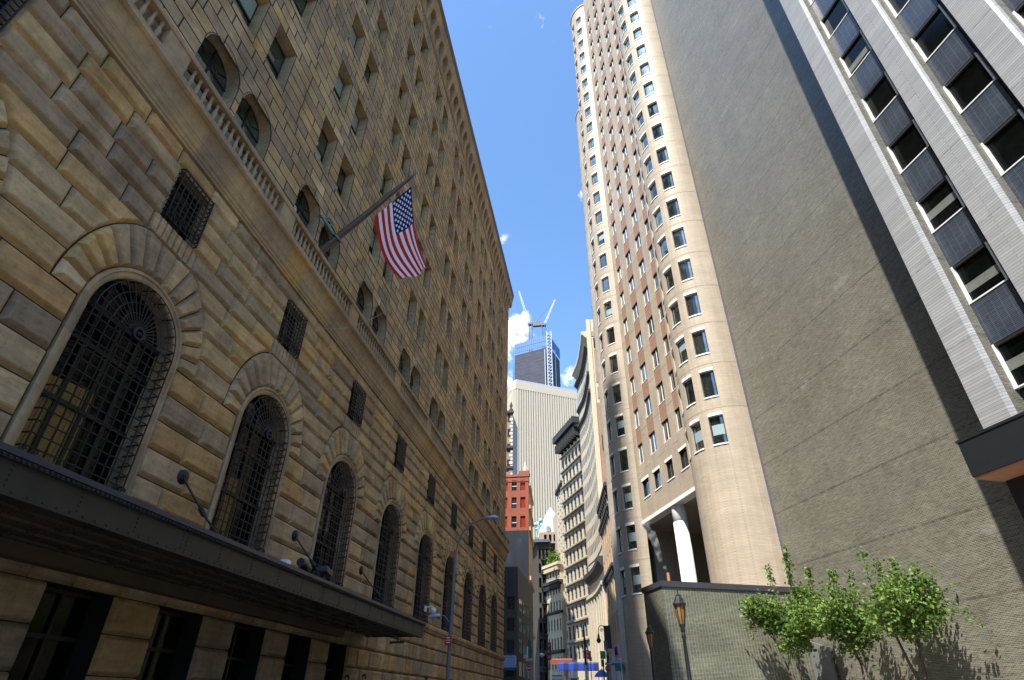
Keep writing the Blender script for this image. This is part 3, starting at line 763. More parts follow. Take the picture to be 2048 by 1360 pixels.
# window bays between the piers
wb0 = MB(); hb = 1.82
wb0.box(WR-.03,WR+.12,-.82,-.75,0,hb); wb0.box(WR-.03,WR+.12,.70,.77,0,hb); wb0.box(WR-.05,WR+.12,-.82,.77,0,.05); wb0.box(WR-.01,WR+.12,-.75,.70,hb-.12,hb,1)
wf = mesh_only(wb0, 'window_frame', [M['white'], M['bronze']])
wg = MB(); wg.poly([(WR+.10,.70,.05),(WR+.10,-.75,.05),(WR+.10,-.75,hb),(WR+.10,.70,hb)])
wgm = mesh_only(wg, 'pane', M['bglass'])
wbq = MB(); wbq.poly([(WR+.085,.69,0),(WR+.085,-.74,0),(WR+.085,-.74,.38),(WR+.085,.69,.38)]); wbl = mesh_only(wbq,'blind',plain('grey_blind',(.11,.115,.10),.7,0,.2,4))
spn = MB(); spn.box(WR-.02,WR+.3,-.82,.77,hb,3.66)
spm = mesh_only(spn, 'spandrel_panel', M['spandrel'])
bay_c = [(s0-.82+.02+.03) for s1,s0 in piers]
for c in bay_c[:5]:
    for k in range(10):
        z = 10.97+3.66*k
        q = inst(wf, 'window', off, (0,c,z)); inst(wgm, 'pane', q)
        inst(spm, 'spandrel_panel', off, (0,c,z))
        if rnd.random() < .5: inst(wbl, 'blind', q, (0,0,hb*rnd.uniform(0,.75)))
a = MB()
for c in bay_c[:5]:
    a.box(WR+.06,WR+.3,c-1.2,c-.83,9.93,92); a.box(WR+.06,WR+.3,c+.78,c+.82,9.93,92); a.box(WR+.12,WR+.3,c-.82,c+.78,9.93,10.9)
a.box(WR+.31,26.8,-4,13.5,10,92)
a.build('dark_mullion', M['black'], off)
a = MB(); a.box(20.0,26.85,-4,15.86,8.53,9.80); a.box(19.97,26.85,-4,15.9,9.803,9.9); a.build('fascia_band', M['black'], off)
a = MB(); a.box(20.05,26.8,-4,15.82,8.45,8.525); a.build('porch_soffit', plain('orange_lit_soffit', (.42,.20,.11), .7), off)  # orange light on the underside is put into this colour
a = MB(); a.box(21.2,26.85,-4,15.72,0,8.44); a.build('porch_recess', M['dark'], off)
a = MB()
for s in (-2.,4.,): a.box(20.3,20.8,s,s+.5,0,8.44)
a.build('porch_column', M['black'], off)
a = MB(); a.box(26.86,26.895,36.45,36.75,0,96); a.build('edge_strip', plain('lead_strip',(.10,.10,.14),.5), off)

# low glazed-brick annex in front of the wall, and the sloped steel panel in the corner
ann = empty('low_brick_annex', 'low olive brick annex box with dark coping behind the lamp posts and trees', 'building', (0,0,0), ANG)
a = MB(); a.box(17.24,26.88,36.2,39.1,0,7.95); a.build('wall', M['pbrick'], ann)
a = MB(); a.box(17.16,26.87,36.12,39.18,7.955,8.3); a.build('coping', plain('dark_coping', (.045,.043,.055), .5), ann)
a = MB(); a.box(17.9,18.25,36.17,36.195,2.7,3.0); a.build('wall_plaque', M['steel'], ann)
pan = MB(); pan.prism([(26.6,35.95),(26.6,34.15),(26.75,34.15),(26.75,35.95)], 0, 5.1, 0, .5, None)
o = pan.build('steel_panel', plain('grey_panel',(.15,.155,.16),.5)); o.rotation_euler = (0,0,ANG)
for v in o.data.vertices:
    if v.co.z > 4 and v.co.y < 35: v.co.z -= .5
tag(o, 'plain grey panel with sloping top behind the tree trunks at the wall corner', 'panel')
vp = MB(); vp.tube([(18.2,37.0,8.2),(18.2,37.0,8.95)],.11,10); vpo = vp.build('vent_pipe', plain('orange_lit_pipe',(.55,.26,.11),.4,.4)); vpo.rotation_euler=(0,0,ANG); tag(vpo,'short vent pipe coloured orange as if lit, on the annex roof giving off steam','pipe')  # orange light on the pipe is put into its base colour

# ------------------------------------------------------------------ tower with round corner turrets
tw = empty('round_turret_tower', 'tall cream brick tower with rounded corner turrets and orange brick panels', 'tower', (0,0,0), ANG)
M['blindblue'] = plain('pale_blue_blind',(.24,.31,.33),.6,0,.05)
FH = 4.115; ZT = 120.0; RT = 3.43; FLAT = 25.0
def turret(name, cs, cd, th0, th1, z0, ztop, wins, rows, zb=None, cap=False):
    """th measured from -d direction (towards the street), positive towards +s"""
    def P(th, r, z): return (cd-r*math.cos(th), cs+r*math.sin(th), z)
    nth = max(12, int((th1-th0)/R(6)))
    ths = set(round(th0+(th1-th0)*i/nth,5) for i in range(nth+1))
    for a,b in wins:
        ths = {t for t in ths if not (a-.03 < t < b+.03)}; ths |= {round(a,5), round((a+b)/2,5), round(b,5)}
    ths = sorted(ths); wal = MB(); jn = MB()
    zs = {z0, ztop}
    for zt,h in rows: zs |= {zt, zt-h}
    zs = sorted(z for z in zs if z0 <= z <= ztop)
    for i in range(len(zs)-1):
        zm = (zs[i]+zs[i+1])/2; isw = any(zt-h < zm < zt for zt,h in rows)
        for ta,tb in zip(ths,ths[1:]):
            tm = (ta+tb)/2
            if isw and any(a < tm < b for a,b in wins): continue
            wal.poly([P(tb,RT,zs[i]),P(ta,RT,zs[i]),P(ta,RT,zs[i+1]),P(tb,RT,zs[i+1])],0,.5,True)
    for zt,h in rows:
        zj = zt+.62
        if zj < ztop: wal.strip([[P(t,RT+.012,zj+.07) for t in ths],[P(t,RT+.012,zj) for t in ths]],1,.5)
    wal.build(name, [M['cream'],M['tjoint']], tw)
    if cap:
        cp = MB(); cp.strip([[P(t,RT-.0,ztop) for t in ths],[P(t,RT+.14,ztop+.02) for t in ths],[P(t,RT+.14,ztop+.5) for t in ths],[P(t,RT-.5,ztop+.55) for t in ths]],0,.5); cp.build('cap', M['tjoint'], tw)
    for a,b in wins:
        tt = [a,(a*.75+b*.25),(a+b)/2,(a*.25+b*.75),b]; h = rows[0][1]
        fr = MB()
        for tr in (a,b):
            q = [P(tr,RT,-h),P(tr,RT-.28,-h),P(tr,RT-.28,0),P(tr,RT,0)]; fr.poly(q if tr == a else q[::-1],1)
        fr.strip([[P(t,RT+.05,-h-.12) for t in tt],[P(t,RT+.05,-h) for t in tt],[P(t,RT-.28,-h) for t in tt]],0)
        fr.strip([[P(t,RT-.28,0) for t in tt],[P(t,RT+.03,0) for t in tt],[P(t,RT+.03,.26) for t in tt],[P(t,RT,.27) for t in tt]],0)
        for tr in (a+.012,b-.012): 
            fr.bar(P(tr,RT-.24,-h),P(tr,RT-.24,0),.06,.06,2)
        me = mesh_only(fr, 'turret_window', [M['trim'], M['cream'], M['bronze']])
        pn = MB(); pn.strip([[P(t,RT-.25,-h) for t in tt],[P(t,RT-.25,0) for t in tt]],0); pme = mesh_only(pn,'pane',M['tglass'])
        bq = MB(); bq.strip([[P(t,RT-.242,-h*.66) for t in tt],[P(t,RT-.242,-h*.30) for t in tt]],0); bme = mesh_only(bq,'blind',M['blindblue'])
        yield from [('turret_window',[me,('pane',pme),bme],(0,0,zt)) for zt,_ in rows]
T1S, T1D = 40.08, 26.9
T2S, T2D = 58.0, 26.9
def ath(s, cs): return math.asin((s-cs)/RT)
H2 = 2.4
rowsR = [(21.35+FH*k, H2) for k in range(0,24)]
rowsL = [(21.35-FH*2+FH*k, H2) for k in range(0,26)]
wl = []
wl += list(turret('right_turret', T1S, T1D, -math.pi/2, math.pi*.62, 0, ZT, [(R(-54.5),R(-34.5)),(R(-21.3),R(.3)),(R(14),R(34))], rowsR))
wl += list(turret('left_turret', T2S, T2D, R(-62), R(150), 0, ZT-1, [(R(-43),R(-23.5)),(R(-9),R(11)),(R(25),R(45))], rowsL, cap=True))
# two more turrets along the street face
def wpos(x, y):  # world -> (s,d)
    return (-math.sin(ANG)*x+math.cos(ANG)*y, math.cos(ANG)*x+math.sin(ANG)*y)
s3,d3 = wpos(4.55,75.5); s4,d4 = wpos(4.4,87.)
wl += list(turret('street_turret', s3, d3, R(-40), R(150), 0, 104, [(R(20),R(46)),(R(70),R(95))], [(r,h) for r,h in rowsL if r < 102], cap=True))
wl.sort(key=lambda w: w[2][2])
for nm,pr,loc in wl[:100]:
    q = inst(pr[0], nm, tw, loc); inst(pr[1][1], 'pane', q)
    if loc[2] < 22.5 or rnd.random() < .14: inst(pr[2], 'blind', q, (0,0,0 if loc[2] < 22.5 else rnd.uniform(-.5,.6)))
v=[];f=[];mi=[];mats=[M['trim'],M['cream'],M['bronze'],M['tglass']]
for nm,pr,loc in wl[100:]:
    for me,off_ in ((pr[0],0),(pr[1][1],3)):
        b = len(v); v += [tuple(x.co+Vector(loc)) for x in me.vertices]
        for p in me.polygons: f.append(tuple(b+i for i in p.vertices)); mi.append(off_+p.material_index)
me = bpy.data.meshes.new('turret_windows'); me.from_pydata(v,[],f)
for mm in mats: me.materials.append(mm)
me.polygons.foreach_set('material_index', mi); o = bpy.data.objects.new('turret_windows', me); COL.objects.link(o); o.parent = tw; tag(o, kind='stuff')
# flat face between the turrets
SA, SB = 42.6, 55.4; ZBm = 17.08
COLS = [(44.0,45.2,0),(46.45,48.15,1),(49.6,51.35,1),(52.85,54.3,1)]
small = [(43.95,45.4),(46.9,48.3),(49.7,51.2),(52.4,54.05)]
a = MB(); ys = SA; xs = FLAT
hs = 1.75
for s0,s1 in [(SA,43.95),(45.4,46.9),(48.3,49.7),(51.2,52.4),(54.05,SB)]: a.box(FLAT,FLAT+.5,s0,s1,ZBm+.35,22.9)
for s0,s1 in small: a.box(FLAT,FLAT+.5,s0,s1,ZBm+.35,21.2-hs); a.box(FLAT,FLAT+.5,s0,s1,21.2,22.9)
edges = [SA]+[x for s0,s1,_ in COLS for x in (s0,s1)]+[SB]
for i in range(0,len(edges),2): a.box(FLAT,FLAT+.5,edges[i],edges[i+1],22.9,ZT)
for s0,s1,_ in COLS: a.box(FLAT+.03,FLAT+.5,s0,s1,22.9,23.1)
a.box(FLAT+.06,FLAT+10,SA,SB,ZT-6,ZT)
jn = a
for k in range(24): 
    z = 22.3+FH*k; 
    for i in range(0,len(edges),2): jn.box(FLAT-.012,FLAT+.1,edges[i],edges[i+1],z,z+.06,1)
a.build('flat_face', [M['cream'],M['tjoint']], tw)
hw = 2.2; bpl = []
for s0,s1,_ in COLS:
    sp_ = MB(); sp_.box(FLAT+.08,FLAT+.5,0,s1-s0,-(FH-hw),0); bm_ = mesh_only(sp_,'brick_panel',M['redbrick'])
    for k in range(24):
        z = 25.3-hw+FH*k
        if k: inst(bm_,'brick_panel',tw,(0,s0,z))
pl = []
for s0,s1,two in COLS:
    w = s1-s0; fr = MB()
    fr.box(FLAT+.12,FLAT+.3,0,.06,0,hw,1); fr.box(FLAT+.22,FLAT+.3,w-.04,w,0,hw); fr.box(FLAT+.05,FLAT+.3,.06,w-.06,0,.06); fr.box(FLAT+.14,FLAT+.3,.06,w-.06,hw-.07,hw,1)
    if two: fr.box(FLAT+.21,FLAT+.3,w/2-.035,w/2+.035,.08,hw-.07)
    me = mesh_only(fr,'flat_window',[M['trim'],M['bronze']]); g = MB(); g.poly([(FLAT+.26,w,0),(FLAT+.26,0,0),(FLAT+.26,0,hw),(FLAT+.26,w,hw)]); gm = mesh_only(g,'pane',M['tglass'])
    pl += [(me,gm,(0,s0,25.3-hw+FH*k)) for k in range(23)]
pl.sort(key=lambda p: p[2][2])
for me,gm,loc in pl: q = inst(me,'flat_window',tw,loc); inst(gm,'pane',q)
for s0,s1 in small:
    w = s1-s0; fr = MB(); h = hs
    fr.box(FLAT-.05,FLAT+.3,-.06,w+.06,-.12,0); fr.box(FLAT-.04,FLAT+.2,-.06,w+.06,h,h+.28); fr.box(FLAT+.1,FLAT+.3,0,.06,0,h,1); fr.box(FLAT+.1,FLAT+.3,w-.06,w,0,h,1)
    q = fr.build('small_window', [M['trim'],M['bronze']], tw); q.location = (0,s0,21.2-h)
    g = MB(); g.poly([(FLAT+.26,w,0),(FLAT+.26,0,0),(FLAT+.26,0,h),(FLAT+.26,w,h)]); g.build('pane', M['tglass'], q)
a = MB(); a.box(FLAT-.04,FLAT+.9,SA,SB+.3,ZBm,ZBm+.36); a.build('beam', M['trim'], tw)
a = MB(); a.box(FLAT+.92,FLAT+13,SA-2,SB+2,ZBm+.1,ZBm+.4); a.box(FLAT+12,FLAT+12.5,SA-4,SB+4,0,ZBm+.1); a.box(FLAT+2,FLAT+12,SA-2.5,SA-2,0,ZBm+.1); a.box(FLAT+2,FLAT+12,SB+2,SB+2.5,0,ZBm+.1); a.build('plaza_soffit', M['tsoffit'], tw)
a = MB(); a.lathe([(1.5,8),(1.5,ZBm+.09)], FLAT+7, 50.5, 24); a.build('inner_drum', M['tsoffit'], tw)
a = MB(); a.lathe([(.66,0),(.66,15.6),(.63,15.62),(.63,15.7),(.66,15.72),(.66,ZBm-.002)], 25.75, 48.45, 28); a.build('column', M['column'], tw)
a = MB(); 
p2 = rw(T2S,T2D)
a.prism([rw(36.75,27.0),rw(36.75,44),(22,92),(4.6,92),(4.6,66),rw(58,26.9),rw(55.6,25.6),rw(42.4,25.6),rw(40,26.9)], ZBm+.5, ZT-.1)
oo = a.build('tower_core', M['cream'], tw); oo.rotation_euler = (0,0,-ANG)
a = MB(); a.prism([(4.3,66),(14,66),(14,92),(4.3,92)],0,ZBm+.4); oo = a.build('street_base', M['cream'], tw); oo.rotation_euler = (0,0,-ANG)

# ------------------------------------------------------------------ ground (the street climbs gently away from the camera)
def gz(y): return .028*max(-20,min(y,260))
def sheet(mb, x0, x1, dz, ys, m=0):
    for a,b in zip(ys,ys[1:]): mb.poly([(x0,a,gz(a)+dz),(x1,a,gz(a)+dz),(x1,b,gz(b)+dz),(x0,b,gz(b)+dz)], m)
YS = [-300,-60,-20,0,20,40,60,80,100,130,160,200,260,600,2200]
g = MB(); sheet(g,-1500,1500,-.02,YS); tag(g.build('ground', M['asphalt']), kind='structure')
YR = [-60,-20,0,20,40,60,72.5]
g = MB(); sheet(g,-8.4,.6,-.012,YR); tag(g.build('road', M['asphalt']), kind='structure')
g = MB(); sheet(g,-11.95,-8.55,.12,YR); tag(g.build('left_pavement', M['paving']), kind='structure')
g = MB(); sheet(g,.75,40,.12,[-60,-20,0,20,40,58]); tag(g.build('right_pavement', M['paving']), kind='structure')
g = MB()
for x0,x1 in ((-8.55,-8.4),(.6,.75)):
    for a_,b_ in zip(YR,YR[1:]):
        p = [(x0,a_,gz(a_)-.1),(x1,a_,gz(a_)-.1),(x1,b_,gz(b_)-.1),(x0,b_,gz(b_)-.1)]; q = [(x,y,z+.225) for x,y,z in p]
        g.poly(q); g.poly([p[0],p[3],q[3],q[0]]); g.poly([p[2],p[1],q[1],q[2]])
tag(g.build('kerb', M['granite']), kind='structure')
g = MB(); sheet(g,-4.05,-3.93,-.007,YR); tag(g.build('lane_line', M['line']), kind='structure')
#PART4
# ------------------------------------------------------------------ buildings down the street
def at(px, py, y):
    d = ray(px, py); return Vector((0,0,1.65))+d*(y/d.y)
def darkglass(n, c): return glass(n, c, .1, 1.6, .5)
M['farglass'] = darkglass('far_window_glass', (.03,.034,.04))
M['cornice_dark'] = plain('dark_cornice', (.026,.027,.03), .7)
def facade(name, label, A, B, z0, z1, cols, rows, mat, glassm=None, wf=.5, hf=.62, dep=12, group=None, zw0=None, zw1=None, sill=None, rec=.2, cat='building', t=None, x0=0, x1=None, backmat=None):
    """a building whose street face runs from A to B (interior on the left of A->B); piers and spandrels stand proud of the glass"""
    A = Vector(A); B = Vector(B); Lg = (B-A).length; rz = math.atan2((B-A).y,(B-A).x)
    own = t is None
    if own: t = empty(name, label, cat, (A.x,A.y,0), rz, group)
    zw0 = zw0 if zw0 is not None else z0; zw1 = zw1 if zw1 is not None else z1
    cw = Lg/cols; rh = (zw1-zw0)/rows
    a = MB()
    if own: a.box(0,Lg,rec+.05,dep,z0,z1)
    else: a.box(0,Lg,rec+.05,rec+.5,z0,z1)
    for c in range(cols+1):
        xa = 0 if c == 0 else c*cw-cw*(1-wf)/2; xb = Lg if c == cols else c*cw+cw*(1-wf)/2
        a.box(xa,xb,0,rec+.06,z0,z1,0,.5)
    for c in range(cols):
        xa = c*cw+cw*(1-wf)/2; xb = (c+1)*cw-cw*(1-wf)/2
        if zw0 > z0: a.box(xa,xb,.02,rec+.06,z0,zw0)
        if zw1 < z1: a.box(xa,xb,.02,rec+.06,zw1,z1)
        for r in range(rows):
            zb = zw0+r*rh; a.box(xa,xb,.03,rec+.06,zb,zb+rh*(1-hf))
    if own: a.build('wall', [mat], t)
    else: 
        w = a.build('street_wall', [mat], t); w.location = (A.x-t.location.x, A.y-t.location.y, 0) if False else w.location
    g = MB(); w_ = cw*wf; h_ = rh*hf
    g.box(0,w_,rec-.02,rec+.04,0,h_,0); g.box(0,w_,rec-.08,rec-.021,h_*.47,h_*.53,1); g.box(w_/2-.04,w_/2+.04,rec-.07,rec-.021,0,h_*.47,1)
    if sill: g.box(-.08,w_+.08,-.10,.05,-.18,-.01,2)
    me = mesh_only(g, 'window', [glassm or M['farglass'], M['bronze'], mat])
    pl = [(c*cw+cw*(1-wf)/2,0,zw0+r*rh+rh*(1-hf)) for c in range(cols) for r in range(rows)]
    many(t, 'window', [me], pl, 100, 'upper_windows')
    return t, Lg
def ledge(t, Lg, z, h, out, mat, name='cornice', x0=-.0, x1=0., brackets=0, e=.6):
    a = MB(); a.box(x0-out*e,Lg+x1+out*e,-out,.3,z+h*.35,z+h); a.box(x0-out*e*.5,Lg+x1+out*e*.5,-out*.6,.3,z,z+h*.348)
    for k in range(brackets):
        x = Lg*(k+.5)/brackets; a.box(x-.14,x+.14,-out*.85,.02,z-h*.8,z-.002)
    return a.build(name, mat, t)
st_g = plain('pale_grey_stone', (.48,.415,.31), .8, 0, .1); st_w = plain('warm_pale_stone', (.50,.43,.315), .8, 0, .1); st_t = plain('tan_stone', (.46,.31,.18), .8, 0, .12)
st_d = plain('shade_darkened_stone', (.05,.044,.036), .85, 0, .2); st_y = plain('cream_stone', (.50,.425,.29), .8, 0, .08)  # first stone darkened to stand in for shade on the copper-roof building
# dark corner building beyond the bank
t, Lg = facade('corner_building', 'low dark stone corner building with shop awning just beyond the bank', (-24.0,86.0), (-12.45,86.0), 2.3, 14.2, 6, 4, plain('dark_corner_stone',(.07,.066,.057),.85), wf=.55, hf=.6, dep=18, zw0=3.4)
a = MB(); a.box(-.05,11.6,-.12,17.6,14.2,18.2); a.build('parapet', plain('black_parapet',(.035,.036,.042),.6), t)
for k in range(4):
    for r in range(4): a = MB(); a.box(11.53,11.58,1.2+k*4.1,2.5+k*4.1,4.6+r*2.7,6.3+r*2.7); a.box(11.53,11.58,2.8+k*4.1,4.1+k*4.1,4.6+r*2.7,6.3+r*2.7); a.box(11.53,11.59,2.5+k*4.1,2.8+k*4.1,4.6+r*2.7,6.3+r*2.7); a.build('side_window', M['bglass'], t)
p = at(1006,1311,85); q = at(1031,1335,85)
sg = empty('shop_sign', 'pale blue boxy shop awning with faint lettering on the corner building', 'awning', (0,0,0))
a = MB(); a.prism([(p.x,84.6),(q.x,84.6),(q.x,85.9),(p.x,85.9)], q.z, p.z); a.build('box', plain('pale_blue_vinyl',(.32,.42,.68),.6), sg)
a = MB(); a.box(p.x,q.x,84.5,84.58,q.z-.35,q.z); a.build('valance', plain('blue_valance',(.05,.08,.25),.7), sg)
a = MB()
for k,zf in enumerate((.82,.58,.36,.16)): 
    for j in range(5): a.box(p.x+.15+j*.3+.05*(k%2),p.x+.35+j*.3,84.57,84.59,q.z+(p.z-q.z)*zf-.03,q.z+(p.z-q.z)*zf+.03)
a.build('lettering', plain('sign_grey',(.12,.16,.28),.7), sg)
# red brick building with dark metal side below
rb = empty('red_brick_building', 'orange red brick building with arched niches above a dark steel blue metal side', 'building', (0,0,0))
bx0, bx1, by = -26.0, -13.78, 110.0
def brick_mat(n, a_, b_, m_): return brick(n, a_, b_, m_, bw=.3, bh=.1, ms=.01, blotch=.15)
rbm = brick_mat('red_brick', (.30,.06,.028), (.24,.048,.024), (.24,.10,.06))
zs_ = [29.4,33.1,36.6,40.4]; M['niche'] = plain('niche_brick',(.22,.03,.018),.9,0,.1,3,.1)
a = MB(); nx = [bx1-1.15,bx1-2.9,bx1-4.7,bx1-6.6]; nw_ = 1.0
xs_ = sorted([bx0]+[x-nw_/2 for x in nx]+[x+nw_/2 for x in nx]+[bx1])
for i in range(0,len(xs_),2): a.box(xs_[i],xs_[i+1],by,by+.5,29.4,40.4)
for x in nx:
    for z,zn in zip(zs_,zs_[1:]):
        a.box(x-nw_/2,x+nw_/2,by+.02,by+.5,z,z+.6); a.box(x-nw_/2,x+nw_/2,by+.02,by+.5,z+2.75,zn)
a.prism([(bx0,by+.5),(bx1-.05,by+.5),(bx1-1.1,by+14),(bx0,by+14)],2.6,40.4); a.box(bx0,bx1+.12,by-.12,by,40.0,40.5); a.box(bx0,bx1+.1,by-.1,by,39.0,39.2); a.box(bx1-1.9,bx1+.1,by-.1,by+2,40.5,41.2)
a.build('wall', rbm, rb)
for i,x in enumerate(nx):
    for z in zs_[:-1]:
        a = MB(); pts = [(x-.5,z+.6),(x+.5,z+.6)]+[(x+.5*math.cos(math.pi*k/8),z+2.25+.5*math.sin(math.pi*k/8)) for k in range(9)]
        a.poly([(u,by+.25,w) for u,w in pts],0); 
        if i == 1: a.box(x-.5,x+.5,by+.2,by+.24,z+1.5,z+1.6,1); a.build('arched_window', [M['farglass'],M['white']], rb)
        else: a.build('blind_niche', M['niche'], rb)
a = MB(); a.box(bx0,bx1-.1,by-.08,by+.45,2.6,29.35); 
mtl, mnt, mb_ = newmat('dark_metal_sheeting')
mv = objcoord(mnt); mn = noise(mnt, mv, 1., 5, .6, (.7,.7,.16)); mr_ = ramp(mnt, [(.35,(.003,.005,.010)),(.56,(.007,.011,.021)),(.74,(.035,.055,.095))]); L(mnt, mn, mr_.inputs[0]); L(mnt, mr_.outputs[0], mb_.inputs['Base Color']); mb_.inputs['Roughness'].default_value=.45  # pale upright streaks in the colour imitate reflections on the sheeting
a.build('metal_side', mtl, rb)
a = MB(); a.prism([(bx1,by+.02),(bx1-1.0,by+14.2),(bx1-1.6,by+14.2),(bx1-.3,by+.55)],2.6,40.1)
for z in (12.,20.5,29.4,33.6,38.2): a.prism([(bx1-.2,by+.15),(bx1+.35,by+.15),(bx1-.65,by+14.2),(bx1-1.2,by+14.2)],z,z+.7)
a.build('street_front', st_t, rb)
a = MB(); a.lathe([(.35,41.2),(.35,42.2),(.2,42.3),(.28,42.8),(.1,43.3)], bx1-.7, by+.6, 8); a.build('finial', st_w, rb)
# ornate brown brick tower sliver
ot, Lg = facade('ornate_brick_tower', 'narrow ornate brown brick tower with pale quoins seen past the bank cornice', (-32,150), (-23.3,150), 3.5, 73, 4, 14, brick_mat('brown_brick',(.24,.13,.09),(.18,.10,.075),(.3,.25,.2)), wf=.4, hf=.55, dep=10, zw0=8)
a = MB()
for k in range(60): a.box(Lg-(.9 if k%2 else .5),Lg+.06,-.08,.2,6+k*1.1,6.8+k*1.1)
a.build('quoin', st_w, ot)
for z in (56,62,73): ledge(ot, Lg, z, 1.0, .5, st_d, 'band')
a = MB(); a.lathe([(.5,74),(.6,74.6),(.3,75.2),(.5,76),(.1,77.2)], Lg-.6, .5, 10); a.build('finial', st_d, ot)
# pale ribbed tower
pt = empty('ribbed_pale_tower', 'broad pale office tower with close vertical ribs standing below the unfinished tower', 'tower', (0,0,0))
C0, C1, C2, C3 = Vector((-49.6,297.3)), Vector((-45.4,285.6)), Vector((-42.0,283.2)), Vector((-8.6,301.6))
rib = plain('pale_rib', (.48,.41,.31), .7, 0, .05); gap = plain('rib_gap', (.26,.235,.20), .6)
a = MB(); a.prism([tuple(C0),tuple(C1),tuple(C2),tuple(C3),(-25,340),(-60,325)], 0, 155, 0); a.build('core', gap, pt)
a = MB()
def ribs(P,Q,n,zt):
    d = (Q-P); Lq = d.length; d = d/Lq; nn_ = Vector((d.y,-d.x))
    for k in range(n):
        c = P+d*(Lq*(k+.5)/n); w = Lq/n*.36
        a.prism([tuple(c-d*w-nn_*.1),tuple(c+d*w-nn_*.1),tuple(c+d*w*.8+nn_*.5),tuple(c-d*w*.8+nn_*.5)],0,zt)
    a.prism([tuple(P-nn_*.2),tuple(Q-nn_*.2),tuple(Q+nn_*.55),tuple(P+nn_*.55)],zt+.02,156)
ribs(C2,C3,26,152); ribs(C1,C2,4,152); ribs(C0,C1,8,152)
a.build('rib', rib, pt)
a = MB(); a.prism([tuple(C0),tuple(C1),tuple(C2),tuple(C3),(-25,340),(-60,325)], 156.05, 158.2, 0); a.build('roof_parapet', plain('roof_grey',(.40,.38,.36),.8), pt)
# unfinished tower with screens, hoist and cranes
ut = empty('unfinished_tower', 'dark unfinished skyscraper wrapped in netting with a pale hoist up its corner', 'tower', (0,0,0))
U0, U1, U2 = Vector((-74.7,491.6)), Vector((-38.,479)), Vector((-30.2,507.8)); U3 = U0+(U2-U1)
nm, nnt, nb_ = newmat('dark_netting'); nv = objcoord(nnt)
n1 = noise(nnt, nv, 1., 4, .7, (.16,.16,.45)); nr1 = ramp(nnt, [(.3,(.010,.011,.024)),(.55,(.026,.027,.050)),(.75,(.055,.055,.085))]); L(nnt, n1, nr1.inputs[0]); L(nnt, nr1.outputs[0], nb_.inputs['Base Color']); nb_.inputs['Roughness'].default_value = .7
a = MB(); a.prism([tuple(U0),tuple(U1),tuple(U2),tuple(U3)],0,301); a.build('netted_floors', nm, ut)
fl = MB()
def inset(k): 
    c = (U0+U1+U2+U3)/4; return [tuple(c+(u-c)*k) for u in (U0,U1,U2,U3)]
for k in range(14): fl.prism(inset(1.006), 256+k*3.9-6.5, 256+k*3.9-6.1)
fl.build('floor_edge', plain('floor_edge_grey',(.07,.068,.095),.7), ut)
bn = plain('blue_netting', (.045,.13,.33), .6, 0, .2, .4)
a = MB()
for P_,Q_ in ((U0,U1),(U1,U2)):
    d = (Q_-P_).normalized(); nn_ = Vector((d.y,-d.x))
    a.prism([tuple(P_+nn_*.3),tuple(Q_+nn_*.3),tuple(Q_+nn_*.7),tuple(P_+nn_*.7)],303,314)
d = (U1-U0).normalized()
a.prism([tuple(U0-d*2.4),tuple(U0+d*.6),tuple(U0+d*.6+Vector((0,3))),tuple(U0-d*2.4+Vector((0,3)))],240,292)
a.build('blue_screen', bn, ut)
a = MB()
for k in range(18):
    u = U0+(U1-U0)*(k/17); a.bar((u.x,u.y-.9,301),(u.x,u.y-.9,315.5),.28)
a.bar((U0.x,U0.y-.9,309),(U1.x,U1.y-.9,309),.25); a.build('screen_post', plain('post_blue',(.14,.25,.45),.5), ut)
a = MB(); hx = U1+Vector((.3,-2.2))
for dx,dy in ((-2.2,0),(2.2,0),(-2.2,-3),(2.2,-3)): a.bar((hx.x+dx,hx.y+dy,240),(hx.x+dx,hx.y+dy,316),.6)
for k in range(19):
    z = 242+k*3.9; a.bar((hx.x-2.2,hx.y-3,z),(hx.x+2.2,hx.y-3,z+3.6),.35); a.bar((hx.x-2.2,hx.y-3,z),(hx.x+2.2,hx.y-3,z),.5); a.box(hx.x-1.9,hx.x+1.9,hx.y-2.6,hx.y,z,z+.4)
for dx in (-5.,5.2): a.bar((hx.x+dx,hx.y+1.5+(dx>0)*2,240),(hx.x+dx,hx.y+1.5+(dx>0)*2,298),.6)
a.build('hoist', plain('hoist_white',(.38,.43,.5),.5), ut)
